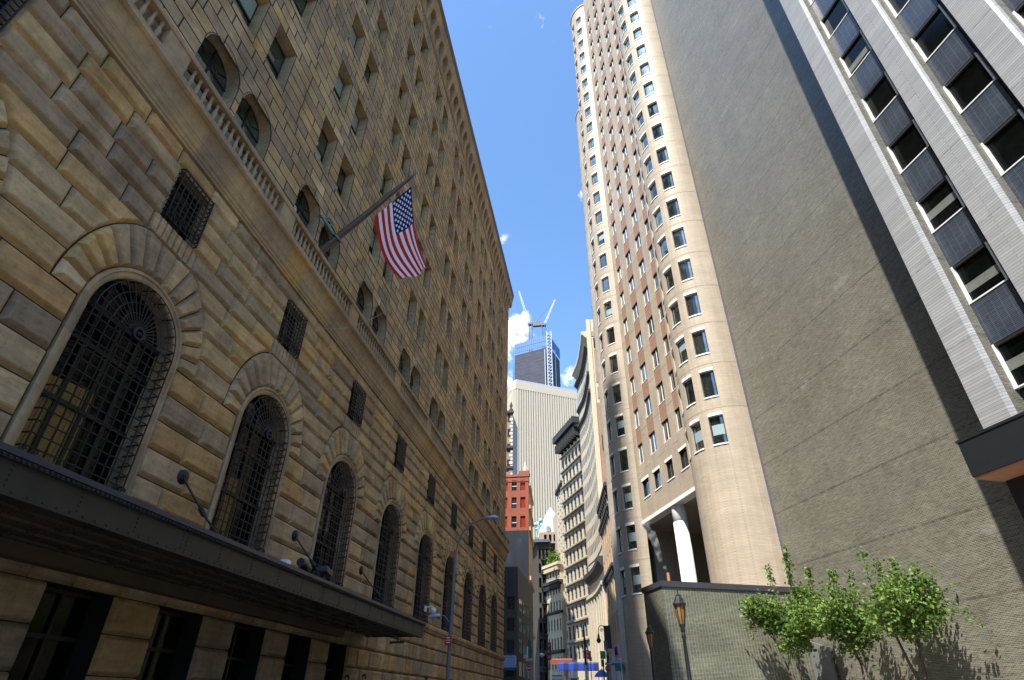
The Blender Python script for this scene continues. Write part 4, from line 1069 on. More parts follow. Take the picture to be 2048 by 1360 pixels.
def crane(label, bx, by_, ztop, tip, zb):
    t = empty('tower_crane', label, 'crane', (bx,by_,zb), 0, 'cranes on the unfinished tower')
    H_ = ztop-zb; a = MB()
    for dx,dy in ((-1.6,-1.6),(1.6,-1.6),(1.6,1.6),(-1.6,1.6)): a.bar((dx,dy,0),(dx,dy,H_),.55)
    k = 0
    while k*3 < H_-3: 
        a.bar((-1.6,-1.6,k*3),(1.6,-1.6,k*3+3),.35); a.bar((-1.6,-1.6,k*3),(1.6,-1.6,k*3),.4); a.bar((-1.6,1.6,k*3+3),(-1.6,-1.6,k*3),.35); k += 1
    a.build('mast', plain('crane_mast_blue',(.05,.09,.17),.5), t)
    sx = 1 if tip[0] > bx else -1
    a = MB(); a.box(-2.6 if sx>0 else -2.6,2.6,-2,2,H_,H_+2.2); a.box(min(-sx*2,-sx*11),max(-sx*2,-sx*11),-1.6,1.6,H_+.3,H_+3.4); a.bar((-sx*2,0,H_+2.2),(-sx*5,0,H_+10),.6); a.bar((-sx*9,0,H_+3),(-sx*5,0,H_+10),.5); a.build('machinery_deck', plain('crane_deck',(.06,.075,.11),.5), t)
    b0_ = Vector((sx*1.5,0,H_+2)); b1_ = Vector((tip[0]-bx,tip[1]-by_,tip[2]-zb)); a = MB(); d = b1_-b0_; nn_ = d.cross(Vector((0,1,0))).normalized()
    for o1,o2 in ((1,1),(1,-1),(-1,1),(-1,-1)): a.bar(b0_+nn_*o1*1.1+Vector((0,o2*1.1,0)), b1_+nn_*o1*.5+Vector((0,o2*.6,0)),.3)
    for k in range(16):
        p0 = b0_+d*(k/16); p1 = b0_+d*((k+1)/16); w = 1.1-.6*k/16
        a.bar(p0+nn_*w*(1 if k%2 else -1)+Vector((0,-w,0)), p1-nn_*w*(1 if k%2 else -1)+Vector((0,-w,0)),.22)
    a.build('boom', plain('crane_boom_white',(.5,.5,.52),.5), t)
    a = MB(); a.bar((-sx*5,0,H_+10), b1_, .16); a.build('boom_cable', M['black'], t)
c1 = at(1061,650,495); crane('left crane on the unfinished tower with its white boom leaning left', c1.x, 495, c1.z, tuple(at(1038,583,495)), 301)
c2 = at(1087,652,490); crane('right crane on the unfinished tower with its white boom leaning right', c2.x, 490, c2.z, tuple(at(1110,600,490)), 301)

# sunlit right side of the street beyond the turret tower
t, Lg = facade('tan_stone_building', 'narrow tan stone building with three dark cornices beside the turret tower', (-.12,98.6), (1.35,84), 2.4, 29.2, 5, 5, st_t, wf=.42, hf=.6, dep=9, zw0=8, rec=.3)
ledge(t, Lg, 28.6, .9, .5, M['cornice_dark'], 'cornice', brackets=9); ledge(t, Lg, 25.6, .7, .42, M['cornice_dark'], 'cornice', brackets=9); ledge(t, Lg, 17.4, .7, .42, M['cornice_dark'], 'cornice', brackets=9)
a = MB(); a.box(0,Lg,-.06,.0,2.4,7.2); a.build('shopfront', plain('white_shopfront',(.75,.72,.68),.6), t)
ledge(t, Lg, 7.3, .5, .6, M['cornice_dark'], 'shop_cornice')
def letters(mb, s, x, y, z, h, w, m=0):
    G = {'S':[(1,1,0,1),(0,1,0,.5),(0,.5,1,.5),(1,.5,1,0),(1,0,0,0)],'T':[(0,1,1,1),(.5,1,.5,0)],'O':[(0,0,0,1),(0,1,1,1),(1,1,1,0),(1,0,0,0)],'P':[(0,0,0,1),(0,1,1,1),(1,1,1,.5),(1,.5,0,.5)],'N':[(0,0,0,1),(0,1,1,0),(1,0,1,1)],'U':[(0,1,0,0),(0,0,1,0),(1,0,1,1)]}
    for i,ch in enumerate(s):
        for x0,z0,x1,z1 in G.get(ch,[]):
            mb.bar((x+i*w*1.4+x0*w,y,z+z0*h),(x+i*w*1.4+x1*w,y,z+z1*h),h*.16,.02,m)
a = MB(); letters(a,'UN',Lg-2.6,-.09,5.6,.75,.5); a.build('lettering', M['black'], t)
# curved building
cb_ = empty('curved_stone_building', 'tall pale stone building whose curved face has dark curved cornices', 'building', (0,0,0))
CP = [Vector(p) for p in ((-3.05,116.9),(-2.75,115.6),(-2.28,113.8),(-1.72,111.8),(-1.1,108.6),(-.68,105.4),(-.28,102.2),(0.02,99.0))]
a = MB(); poly_ = [tuple(p) for p in CP]
a.prism(poly_+[(9,99),(9,116.9)], 2.8, 66.5); 
wins_ = []
def onseg(k,u): p = CP[k].lerp(CP[k+1],u); d = (CP[k+1]-CP[k]).normalized(); return p, d, Vector((d.y,-d.x))
for k in range(7):
    d = (CP[k+1]-CP[k]); L_ = d.length; d = d/L_; n_ = Vector((d.y,-d.x))
    n_ = -n_ if n_.x > 0 else n_
    for u0,u1 in ((-.01,.14),(.43,.60),(.89,1.01)):
        p = CP[k]+d*L_*u0; q = CP[k]+d*L_*u1
        a.prism([tuple(p),tuple(q),tuple(q+n_*.12),tuple(p+n_*.12)],24,66.5)
    for u0,u1 in ((-.02,.22),(.80,1.02)):
        p = CP[k]+d*L_*u0; q = CP[k]+d*L_*u1
        a.prism([tuple(p),tuple(q),tuple(q+n_*.6),tuple(p+n_*.6)],3,17.4)
    for r in range(14):
        z = 24+r*3.03; p = CP[k]-d*.02; q = CP[k+1]+d*.02
        a.prism([tuple(p),tuple(q),tuple(q+n_*.11),tuple(p+n_*.11)],z,z+1.2)
        for u0,u1 in ((.11,.46),(.57,.92)): wins_.append((CP[k]+d*L_*u0, CP[k]+d*L_*u1, n_, z+1.2, 1.83))
a.build('wall', st_g, cb_)
wins_.sort(key=lambda w: w[3])
def paneq(mb,w):
    p,q,n_,z,h = w; mb.prism([tuple(p+n_*.03),tuple(q+n_*.03),tuple(q+n_*.10),tuple(p+n_*.10)],z,z+h)
M['dullglass'] = plain('dull_dark_glass', (.03,.03,.032), .45, 0, .5, .6)
for w in wins_[:100]: a = MB(); paneq(a,w); a.build('window', M['dullglass'], cb_)
a = MB()
for w in wins_[100:]: paneq(a,w)
for k in range(7):
    pass
tag(a.build('upper_windows', M['dullglass'], cb_), kind='stuff')
def arccornice(z,h,out,mat,nm='cornice'):
    a = MB(); ring = []
    nrm = []
    for k in range(8):
        d = (CP[min(k+1,7)]-CP[max(k-1,0)]).normalized(); n_ = Vector((d.y,-d.x)); n_ = -n_ if n_.x > 0 else n_; nrm.append(n_)
    prof_ = [(-.1,z-.2*h),(out*.35,z),(out*.7,z+h*.35),(out,z+h*.5),(out,z+h),(-.1,z+h+.1)]
    a.strip([[(CP[k].x+nrm[k].x*o,CP[k].y+nrm[k].y*o,zz) for k in range(8)] for o,zz in prof_],0,.5,False)
    a.poly([(CP[7].x+nrm[7].x*o,CP[7].y+nrm[7].y*o,zz) for o,zz in prof_]); a.build(nm, mat, cb_)
arccornice(20.6,1.5,1.1,M['cornice_dark']); arccornice(17.3,1.0,.8,st_w)
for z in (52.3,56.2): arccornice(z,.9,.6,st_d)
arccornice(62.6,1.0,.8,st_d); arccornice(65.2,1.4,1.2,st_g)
a = MB()
a.box(-.02,.8,98.7,99.0,2.8,69.4); a.box(.8,9,98.9,99.0,50,69.4); a.box(.8,9,98.92,99,2.8,4.5); a.build('pale_side', st_w, cb_)
a = MB(); a.box(.8,9,98.85,98.995,4.5,49.9); a.box(1.1,1.5,98.8,98.89,54.5,62); a.box(1.9,6,98.8,98.89,51,52); a.box(1.2,1.6,98.8,98.89,51,53.4); a.box(.9,2.4,98.8,98.89,65.2,66.4); a.build('brick_side', brick_mat('side_brick',(.33,.17,.11),(.28,.145,.10),(.34,.25,.19)), cb_)
a = MB(); a.box(1.3,2.8,98.78,98.84,40.5,43.4); a.box(1.2,2.6,98.78,98.88,62.4,64.8); a.build('side_window', M['bglass'], cb_)
# building with deep ledges and a big dark cornice
t, Lg = facade('ledged_building', 'pale building with a dark ledge at every floor and a jutting black cornice', (-8.24,128.75), (-2.95,116.95), 3.2, 53.2, 6, 13, st_g, wf=.6, hf=.68, dep=10, zw0=7.5)
for r in range(1,13):
    a = MB(); z = 7.5+r*(53.2-7.5)/13; a.box(-.1,Lg+.1,-.5,.05,z+.45,z+.72); a.build('ledge', plain('ledge_grey',(.22,.21,.19),.8), t)
ledge(t, Lg, 53.2, 2.3, 2.0, M['cornice_dark'], 'cornice', brackets=12, e=.15)
# plain narrow building
t, Lg = facade('narrow_pale_building', 'plain narrow cream building with three windows per floor behind the ledged one', (-10.2,137.4), (-8.2,128.9), 3.4, 44.4, 3, 12, st_w, wf=.42, hf=.5, dep=9, zw0=8, sill=True)
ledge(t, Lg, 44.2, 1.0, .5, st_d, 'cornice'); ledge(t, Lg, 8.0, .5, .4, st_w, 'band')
a = MB(); a.box(-6,0.2,-.3,8,3,40.5); a.box(-3,-1.6,-.33,-.3,36,38.4); a.build('brown_annex', plain('brown_render',(.40,.33,.25),.9), t)
# cream building with the roof garden
t, Lg = facade('cream_roof_garden_building', 'cream building with dentilled cornice and a green roof garden', (-13.2,136.9), (-9.6,131.3), 3.5, 27.2, 5, 6, st_y, wf=.45, hf=.62, dep=10, zw0=6, sill=True)
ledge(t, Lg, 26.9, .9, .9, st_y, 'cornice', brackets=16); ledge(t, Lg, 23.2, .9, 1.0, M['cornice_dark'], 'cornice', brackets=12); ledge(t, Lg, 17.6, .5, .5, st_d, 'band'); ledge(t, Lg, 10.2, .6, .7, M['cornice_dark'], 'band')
# dark fire-escape building with copper roof
fb_ = empty('copper_roof_building', 'dark fire-escape building with shade put into its stone colour, under a pale green copper roof', 'building', (0,0,0))
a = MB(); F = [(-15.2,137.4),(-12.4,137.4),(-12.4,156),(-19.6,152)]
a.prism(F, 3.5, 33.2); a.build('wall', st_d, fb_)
for r in range(9):
    for k in range(3):
        a = MB(); x = -14.95+k*.85; a.box(x,x+.5,137.32,137.38,5+r*3.1,7+r*3.1); a.build('window', M['bglass'], fb_)
a = MB()
for r in range(8):
    z = 7.6+r*3.1; a.box(-14.4,-12.8,136.5,137.39,z,z+.08)
    for x in (-14.4,-13.9,-13.3,-12.8): a.bar((x,136.52,z),(x,136.52,z+.9),.06)
    a.bar((-14.4,136.52,z+.9),(-12.8,136.52,z+.9),.06); a.bar((-14.3,136.9,z),(-12.9,136.9,z+3.1 if r < 7 else z+2),.12)
a.build('fire_escape', M['iron'], fb_)
cop = stone('copper_roof', [(0,(.22,.42,.35)),(.5,(.34,.53,.46)),(1,(.44,.62,.55))], .2)
a = MB(); Eo = [(-16.1,136.4),(-12.2,136.4),(-12.2,156),(-21.0,152.5)]; a.prism(Eo,33.3,33.9,0,.1); a.build('eave', plain('eave_blue',(.07,.085,.13),.6), fb_)
a = MB(); a.prism([(-15.0,140.5),(-9.5,140.5),(-9.5,158),(-18,158)],33.9,36.5,0,.5); a.build('attic_storey', brick_mat('attic_brick',(.33,.22,.16),(.28,.19,.14),(.35,.28,.2)), fb_)
a = MB()
for k in range(4): a.box(-13.9+k*1.15,-13.3+k*1.15,140.4,140.47,34.4,35.9)
a.build('attic_window', M['bglass'], fb_)
ap = at(1100.5,1014,149); bz = 37.2; e0 = at(1075,1056,143.5); e1 = at(1128,1058,143.5)
a = MB(); base_ = [(e0.x,143.,e0.z-2.4),(e1.x,143.,e0.z-2.4),(e1.x+.5,156,e0.z-2.4),(e0.x-1.5,156,e0.z-2.4)]
b2_ = [(e0.x+.6,144,e0.z),(e1.x-.3,144,e0.z),(e1.x-.3,155,e0.z),(e0.x+.2,155,e0.z)]
for i in range(4):
    j = (i+1)%4; a.poly([base_[i],base_[j],b2_[j],b2_[i]],0,.9)
    m0 = Vector(b2_[i]).lerp(ap,.5)+Vector((0,0,.5)); m1 = Vector(b2_[j]).lerp(ap,.5)+Vector((0,0,.5))
    a.poly([b2_[i],b2_[j],m1,m0],0,.7); a.poly([m0,m1,ap],0,.95)
a.poly(base_[::-1]); a.build('copper_roof', cop, fb_)
a = MB(); a.prism([(base_[0][0]-.4,142.4),(base_[1][0],142.4),(base_[1][0],157),(base_[0][0]-1.6,157)],base_[0][2]-.5,base_[0][2]-.01,0,.1); a.box(e0.x+2.2,e0.x+3.2,143.2,144.4,e0.z-1.0,e0.z+.3,0,.1); a.build('roof_edge', plain('roof_edge_green',(.16,.22,.21),.6), fb_)
dm = MB()
for k,(px,py) in enumerate(((1071,1049),(1078,1045),(1084,1050),(1074,1057),(1081,1041))):
    c = at(px,py,145); dm.lathe([(.1,c.z-.5),(.55,c.z-.3),(.6,c.z),(.4,c.z+.35),(.05,c.z+.6)], c.x, 145+.3*(k%2), 8)
dm.tube([tuple(at(1076,1062,145)),tuple(at(1077,1046,145))],.25,6); dm.build('roof_finial', plain('verdigris_pale',(.30,.46,.46),.6), fb_)
#PART5
# ------------------------------------------------------------------ tower behind the camera whose shadow falls on the turret tower
t, Lg = facade('office_slab_tower', 'tall gridded office slab behind the camera whose shadow falls across the turret tower', (-49.4,-46.6), (-128,-8), 0, 220, 12, 30, plain('pale_metal',(.5,.5,.5),.5), wf=.6, hf=.6, dep=0.6, cat='tower')
a = MB(); a.box(0,Lg,.65,30,0,220); a.build('core', M['black'], t)

for (A_,B_,hh,lab) in (((-30,-62),(30,-70),26,'unseen block added behind the camera to cut horizon light, left one of the two'),((34,-66),(96,-30),28,'unseen block added behind the camera to cut horizon light, right one of the two')):
    t, Lg = facade('unseen_light_blocker', lab, B_, A_, 0, hh, 14, 12, plain('dull_brick',(.16,.13,.11),.8), wf=.5, hf=.55, dep=14)  # added out of view to hold back low sky light from the bank
# ------------------------------------------------------------------ trees in front of the brick wall
lm, lnt, lb = newmat('leaf')
at_ = N(lnt, 'ShaderNodeAttribute', attribute_name='tone'); lr = ramp(lnt, [(0,(.045,.095,.02)),(.5,(.12,.21,.04)),(1,(.25,.33,.07))]); L(lnt, at_.outputs['Fac'], lr.inputs[0]); L(lnt, lr.outputs[0], lb.inputs['Base Color'])
lb.inputs['Roughness'].default_value = .55; lb.inputs['Specular IOR Level'].default_value = .3
tl = N(lnt, 'ShaderNodeBsdfTranslucent'); L(lnt, lr.outputs[0], tl.inputs['Color']); ms_ = N(lnt, 'ShaderNodeMixShader'); ms_.inputs[0].default_value = .35
L(lnt, lb.outputs[0], ms_.inputs[1]); L(lnt, tl.outputs[0], ms_.inputs[2]); L(lnt, ms_.outputs[0], lnt.nodes['Material Output'].inputs['Surface'])
def leaf(mb, p, s, r):
    n = Vector((r.gauss(0,.7),r.gauss(0,.7),r.gauss(.5,.6))); n = n.normalized() if n.length > .01 else Vector((0,0,1))
    u = n.cross(Vector((r.gauss(0,1),r.gauss(0,1),r.gauss(0,1)-.5))); u = u.normalized() if u.length > .01 else Vector((1,0,0)); v = n.cross(u)
    L_ = s*r.uniform(.55,1.4); w = L_*.36; t = min(1,max(0,r.gauss(.5,.25)))
    mb.poly([p-u*L_*.5, p-v*w+n*w*.25, p+u*L_*.5, p+v*w+n*w*.25], 0, t)
def tree(label, s, d, stems, crown, nleaf, seed, spikes=()):
    r = random.Random(seed); x,y = rw(s,d); t = empty('street_tree', label, 'tree', (x,y,gz(y)+.1), ANG, 'young trees by the brick wall')
    tr_ = MB(); tips = []
    cz, rs, rd, rz = crown            # crown centre height, radius along s, along d, vertical
    for (ds,dd,h,r0) in stems:
        pts = [Vector((0,0,0))]
        for k in range(1,6):
            u = k/5; pts.append(Vector((dd*u+r.gauss(0,.05), ds*u+r.gauss(0,.05), h*u)))
        tr_.tube(pts, [r0*(1-.13*k) for k in range(6)], 7)
        for b in range(8):
            u = r.uniform(.55,1.); p0 = pts[0].lerp(pts[-1],u); p0 = pts[min(5,int(u*5))]
            while True:
                q = Vector((r.uniform(-1,1),r.uniform(-1,1),r.uniform(-1,1)))
                if .35 < q.length < 1: break
            e = Vector((q.x*rd*.9, q.y*rs*.9, cz+q.z*rz*.85)); m = p0.lerp(e,.5)+Vector((r.gauss(0,.15),r.gauss(0,.15),.25))
            tr_.tube([p0,m,e],[r0*.42,r0*.26,.012],5); tips += [(p0.lerp(m,.6),m),(m,e)]
            for c in range(4):
                p1 = m.lerp(e,r.uniform(0,1)); e1 = p1+Vector((r.gauss(0,.55),r.gauss(0,.55),r.gauss(.15,.5))); tr_.tube([p1,e1],[.018,.006],4); tips.append((p1,e1))
    for (ss,sd,z0,z1) in spikes:
        p0 = Vector((sd,ss,z0)); e = Vector((sd+r.gauss(0,.1),ss+r.gauss(0,.1),z1)); tr_.tube([p0,e],[.02,.005],4); tips += [(p0,e)]
    tr_.build('trunk', M['bark'], t)
    lf = MB()
    for k in range(nleaf):
        a_,b_ = tips[int(r.random()*len(tips))]; u = r.random()**.7; p = a_.lerp(b_,u); sg = .26 if (b_-a_).z < 1.2 else .12
        p = p+Vector((r.gauss(0,sg),r.gauss(0,sg),r.gauss(-.04,sg*.85)))
        leaf(lf, p, .20, r)
    lf.build('crown', lm, t); return t
tree('leftmost young tree with two thin trunks and tall leafy shoots, before the brick annex', 33.0, 23.4, [(-.6,.3,6.3,.085),(.9,-.9,5.6,.07)], (4.9,3.1,3.0,2.0), 9000, 3, [(-.7,.4,6.5,8.8),(-.5,.5,6.3,8.3),(.8,.2,6.2,7.9),(-1.9,.8,5.8,7.3)])
tree('middle young tree, slim and half hidden between its two neighbours', 29.2, 24.4, [(.2,.1,5.6,.07),(-.5,.3,5.0,.05)], (4.9,2.0,1.9,1.6), 5000, 11, [(.2,.1,5.6,7.0),(-.6,.4,5.4,6.9)])
tree('rightmost young tree with a forked trunk and a spreading crown by the wall', 25.4, 24.2, [(.9,-.2,5.8,.09),(-.3,.5,5.4,.075),(.2,.9,4.8,.06)], (4.8,2.6,2.3,1.7), 8000, 23, [(1.0,-.2,5.6,7.6),(.5,.1,5.6,7.0),(-.4,.2,5.4,6.9),(-1.3,.6,4.8,6.0)])
# shrub on the roof garden
def shrub(label, c, rx, ry, rz, n, s):
    r = random.Random(5); a = MB()
    for k in range(n):
        q = Vector((r.gauss(0,.5),r.gauss(0,.5),abs(r.gauss(0,.55)))); leaf(a, Vector((c[0]+q.x*rx,c[1]+q.y*ry,c[2]+q.z*rz)), s, r)
    tag(a.build('roof_shrub', lm), label, 'shrub')
shrub('bright green shrub growing on the roof garden below the copper roof', (-11.2,136.8,27.9), 1.7, 1.2, 2.4, 1500, .40)

# ------------------------------------------------------------------ lantern posts
amber = plain('amber_lantern_glass', (.24,.13,.04), .25, 0, .15, 6)
def lantern(label, x, y, top):
    t = empty('lantern_post', label, 'lamp post', (x,y,gz(y)+.12), 0, 'old lantern posts before the annex'); H_ = top-gz(y)-.12; zl = H_-.95
    a = MB(); a.lathe([(.21,0),(.21,.12),(.16,.2),(.15,.55),(.11,.65),(.12,.72),(.062,.8),(.056,1.6),(.042,zl-.25),(.06,zl-.22),(.05,zl-.15),(.04,zl-.1)],0,0,12); a.build('post', M['black'], t)
    a = MB(); a.lathe([(.04,zl-.1),(.065,zl-.06),(.05,zl),(.085,zl+.06),(.08,zl+.1)],0,0,10); a.build('lamp_base', M['black'], t)
    a = MB(); a.lathe([(.07,zl+.1),(.105,zl+.28),(.13,zl+.5),(.135,zl+.56)],0,0,8,0,.5,False); a.build('lantern_glass', amber, t)
    a = MB()
    for k in range(8): 
        an = 2*math.pi*k/8; c,s_ = math.cos(an),math.sin(an); a.tube([(.073*c,.073*s_,zl+.1),(.11*c,.11*s_,zl+.28),(.138*c,.138*s_,zl+.56)],.010,4)
    a.build('cage', M['black'], t)
    a = MB(); a.lathe([(.135,zl+.55),(.175,zl+.56),(.175,zl+.61),(.13,zl+.66),(.11,zl+.74),(.07,zl+.79),(.07,zl+.82),(.025,zl+.85),(.015,zl+.95)],0,0,8,0,.5,False); a.build('cap', M['black'], t)
lantern('near black lantern post in front of the annex wall', 1.95, 17.4, 4.3)
lantern('far black lantern post, the smaller one at the left end of the annex', 1.54, 24.97, 4.3)
# ------------------------------------------------------------------ cobra street lamp on the left kerb
t = empty('street_lamp', 'tall grey street lamp with two curved arms standing before the bank', 'street lamp', (-8.5,33.4,gz(33.4)+.1))
Z = lambda z: z-gz(33.4)-.1
a = MB(); a.tube([(0,0,0),(0,0,Z(9.05))],[.12,.075],10); a.lathe([(.2,0),(.2,.5),(.13,.6)],0,0,10); a.build('pole', M['polepaint'], t)
a = MB(); a.tube([(0,0,Z(8.2)),(.06,0,Z(9.2)),(.35,0,Z(10.0)),(.94,0,Z(10.58)),(1.6,0,Z(10.82)),(1.75,0,Z(10.84))],.045,8); a.build('upper_arm', M['polepaint'], t)
a = MB(); a.tube([(1.65,0,Z(10.83)),(1.85,0,Z(10.87)),(2.25,0,Z(10.9)),(2.5,0,Z(10.86))],[.05,.12,.13,.05],8); a.build('upper_lamp_head', plain('lamp_head_blue',(.30,.34,.45),.4,.3), t)
a = MB(); a.tube([(0,0,Z(4.9)),(-.12,0,Z(5.3)),(-.4,0,Z(5.6)),(-.7,0,Z(5.62))],.035,8); a.build('lower_arm', M['polepaint'], t)
a = MB(); a.tube([(-.62,0,Z(5.62)),(-.75,0,Z(5.63)),(-1.1,0,Z(5.6)),(-1.28,0,Z(5.52))],[.05,.10,.12,.05],8); a.build('lower_lamp_head', plain('lamp_head_pale',(.42,.46,.55),.4,.3), t)
t2 = empty('parking_sign', 'small red sign with white lettering strapped to the tall street lamp', 'sign', (-8.56,33.25,4.38))
a = MB(); a.box(-.17,.17,-.02,0,-.23,.23); a.build('plate', plain('sign_red',(.42,.02,.03),.5), t2)
a = MB()
for k,w in enumerate((.09,.12,.10)): a.box(-w,w,-.03,-.021,.12-k*.11,.155-k*.11)
a.build('lettering', M['white'], t2)

# ------------------------------------------------------------------ people
def skinned(name, verts, edges, rad, mat, parent, sub=2):
    me = bpy.data.meshes.new(name); me.from_pydata(verts, edges, []); me.materials.append(mat)
    o = bpy.data.objects.new(name, me); COL.objects.link(o); o.parent = parent
    m = o.modifiers.new('skin','SKIN'); 
    if not me.skin_vertices: 
        pass
    for k,s_ in enumerate(me.skin_vertices[0].data): s_.radius = rad[k] if isinstance(rad[k],tuple) else (rad[k],rad[k]); s_.use_root = (k == 0)
    m.use_smooth_shade = True
    ss = o.modifiers.new('sub','SUBSURF'); ss.levels = 1; ss.render_levels = sub
    return o
skin_m = plain('skin', (.42,.26,.18), .6, 0, .05)
def person(label, x, y, rz, shirt, hairc, h=1.68, stride=.16):
    k = h/1.75; t = empty('person', label, 'person', (x,y,gz(y)+.12), rz)
    V = [(0,0,.95),(0,.01,1.15),(0,0,1.38),(0,0,1.50),(0,-.015,1.60),(0,-.02,1.70),
         (.10,0,.90),(.11,-stride,.50),(.11,-stride*1.2,.07),(.11,-stride*1.2-.16,.035),(-.10,0,.90),(-.11,stride,.50),(-.11,stride*1.5,.08),(-.11,stride*1.5-.15,.035),
         (.17,0,1.40),(.24,.03,1.13),(.24,-.1,.90),(.24,-.13,.80),(-.17,0,1.40),(-.24,.0,1.13),(-.24,.07,.90),(-.24,.06,.80)]
    E_ = [(0,1),(1,2),(2,3),(3,4),(4,5),(0,6),(6,7),(7,8),(8,9),(0,10),(10,11),(11,12),(12,13),(2,14),(14,15),(15,16),(16,17),(2,18),(18,19),(19,20),(20,21)]
    Rr = [(.15,.11),(.14,.10),(.15,.10),.055,(.075,.09),(.06,.075),.085,.062,.042,.03,.085,.062,.042,.03,.06,.045,.033,.03,.06,.045,.033,.03]
    V = [tuple(c*k for c in v) for v in V]
    skinned('body', V, E_, Rr, skin_m, t)
    ci = [0,1,2,14,15,18,19]; mp = {v:i for i,v in enumerate(ci)}
    skinned('shirt', [V[i] for i in ci], [(mp[a_],mp[b_]) for a_,b_ in E_ if a_ in mp and b_ in mp], [(.165,.125),(.155,.115),(.165,.115),.075,.06,.075,.06], shirt, t)
    ci = [0,6,7,8,10,11,12]; mp = {v:i for i,v in enumerate(ci)}
    skinned('trousers', [V[i] for i in ci], [(mp[a_],mp[b_]) for a_,b_ in E_ if a_ in mp and b_ in mp], [(.165,.125),.105,.078,.06,.105,.078,.06], plain('dark_cloth',(.03,.035,.05),.9), t)
    a = MB(); a.lathe([(.02,1.56*k),(.085,1.58*k),(.098,1.65*k),(.09,1.72*k),(.055,1.765*k),(.01,1.775*k)],0,.02,12); a.build('hair', hairc, t)
    a = MB(); a.lathe([(.005,0),(.014,.01),(.005,.035)],0,-.105,6); o = a.build('nose', skin_m, t); o.location = (0,0,1.62*k)
    return t
person('dark haired person walking along the bank wall, nearest of the three', -10.5, 25.0, 0, plain('navy_shirt',(.03,.04,.09),.9), plain('black_hair',(.01,.009,.008),.7))
person('brown haired person walking just behind the dark haired one', -10.5, 26.8, 0, plain('pale_shirt',(.45,.42,.38),.9), plain('brown_hair',(.11,.04,.02),.7), 1.72)
person('distant person by the bank wall near the tall street lamp', -10.5, 36.4, 3.1, plain('white_shirt',(.6,.6,.58),.9), plain('dark_hair',(.02,.015,.012),.7), 1.72)

# ------------------------------------------------------------------ street signs, awnings and traffic far down the street
def plate(name, label, cat, px0, py0, px1, py1, y, col, dep=.06, pole=False, extra=None, group=None):
    p = at(px0,py0,y); q = at(px1,py1,y); t = empty(name, label, cat, ((p.x+q.x)/2,y,gz(y)), 0, group); w = abs(q.x-p.x)/2; z0,z1 = q.z-gz(y), p.z-gz(y)
    a = MB(); a.box(-w,w,-dep,0,z0,z1); a.build('panel', plain(name+'_paint',col,.5,0,.08), t)
    if pole: a = MB(); a.tube([(0,.06,0),(0,.06,z1)],.05,6); a.build('pole', M['polepaint'], t)
    if extra: extra(t, w, z0, z1)
    return t
def lines(n, c, u0=.15, u1=.85):
    def f(t, w, z0, z1):
        a = MB(); r = random.Random(n)
        for k in range(n): zc_ = z0+(z1-z0)*(k+.5)/n; h = (z1-z0)/n*.25; e = r.uniform(0,.2); a.box(-w+2*w*(u0+e*.5),-w+2*w*(u1-e),-.085,-.065,zc_-h,zc_+h)
        a.build('lettering', plain('lettering_paint',c,.6), t)
    return f
def stop_sign(label, px, py, y, rpx):
    c = at(px,py,y); e = at(px+rpx,py,y); r_o = e.x-c.x
    t = empty('stop_sign', label, 'stop sign', (c.x,y,gz(y)), 0, 'red stop signs'); zc_ = c.z-gz(y)
    def oct_(mb, r, y0, y1):
        p = [(r*math.cos(math.pi/8+k*math.pi/4), zc_+r*math.sin(math.pi/8+k*math.pi/4)) for k in range(8)]
        mb.strip([[(u,y0,w) for u,w in p],[(u,y1,w) for u,w in p]],0,.5,False,True); mb.poly([(u,y0,w) for u,w in p])
    a = MB(); oct_(a, r_o, -.03, .0); a.build('border', M['white'], t)
    a = MB(); oct_(a, r_o*.92, -.045, -.031); a.build('face', plain('stop_red',(.30,.015,.015),.5), t)
    a = MB(); letters(a,'STOP',-r_o*.66,-.055,zc_-r_o*.22,r_o*.44,r_o*.24); a.build('lettering', M['white'], t)
    a = MB(); a.tube([(0,.05,0),(0,.05,zc_+r_o)],.04,6); a.build('pole', M['polepaint'], t)
stop_sign('red stop sign on the left, in shade beside the blue shop awning', 1058.5, 1336.5, 78, 6.2)
stop_sign('red stop sign on the right, in front of the white shopfront', 1216, 1337, 76, 6.2)
plate('street_name_sign','pale street name sign above the left stop sign','sign',1051,1317,1065,1322,78,(.35,.38,.42))
plate('street_name_sign','dark street name sign above the right stop sign','sign',1210,1325,1229,1330,76.2,(.08,.09,.12), extra=lines(1,(.6,.6,.6)))
def awning(label, px0, py0, px1, py1, y, col, stripes=None, dep=1.6):
    p = at(px0,py0,y); q = at(px1,py1,y); t = empty('shop_awning', label, 'awning', (p.x,y,p.z)); w = q.x-p.x; h = p.z-q.z
    a = MB(); n = 8
    for k in range(n):
        x0 = w*k/n; x1 = w*(k+1)/n; m_ = (k%2) if stripes else 0
        a.poly([(x0,dep,.25),(x0,0,-.05),(x1,0,-.05),(x1,dep,.25)],m_); a.poly([(x0,0,-h),(x1,0,-h),(x1,0,-.05),(x0,0,-.05)],m_); a.poly([(x0,.03,-h),(x1,.03,-h),(x1,.03,-.05),(x0,.03,-.05)],m_)
    for x in (0,w): a.poly([(x,0,-.05),(x,dep,.25),(x,dep,-h*.6),(x,0,-h)])
    a.build('canvas', [plain('canvas_a',col,.8), plain('canvas_b',stripes or col,.8)], t)
    a = MB(); a.bar((0,.1,-.1),(w,.1,-.1),.05); a.bar((0,dep,.2),(w,dep,.2),.05); 
    for x in (.1,w-.1): a.tube([(x,.1,-.1),(x,.1,gz(y)-p.z)],.04,6); a.bar((x,.1,-.1),(x,dep,.2),.05)
    a.build('frame', M['steel'], t)
awning('rusty brown awning above the blue one at the sunny side of the street', 1100, 1319, 1144, 1329, 112, (.19,.055,.03))
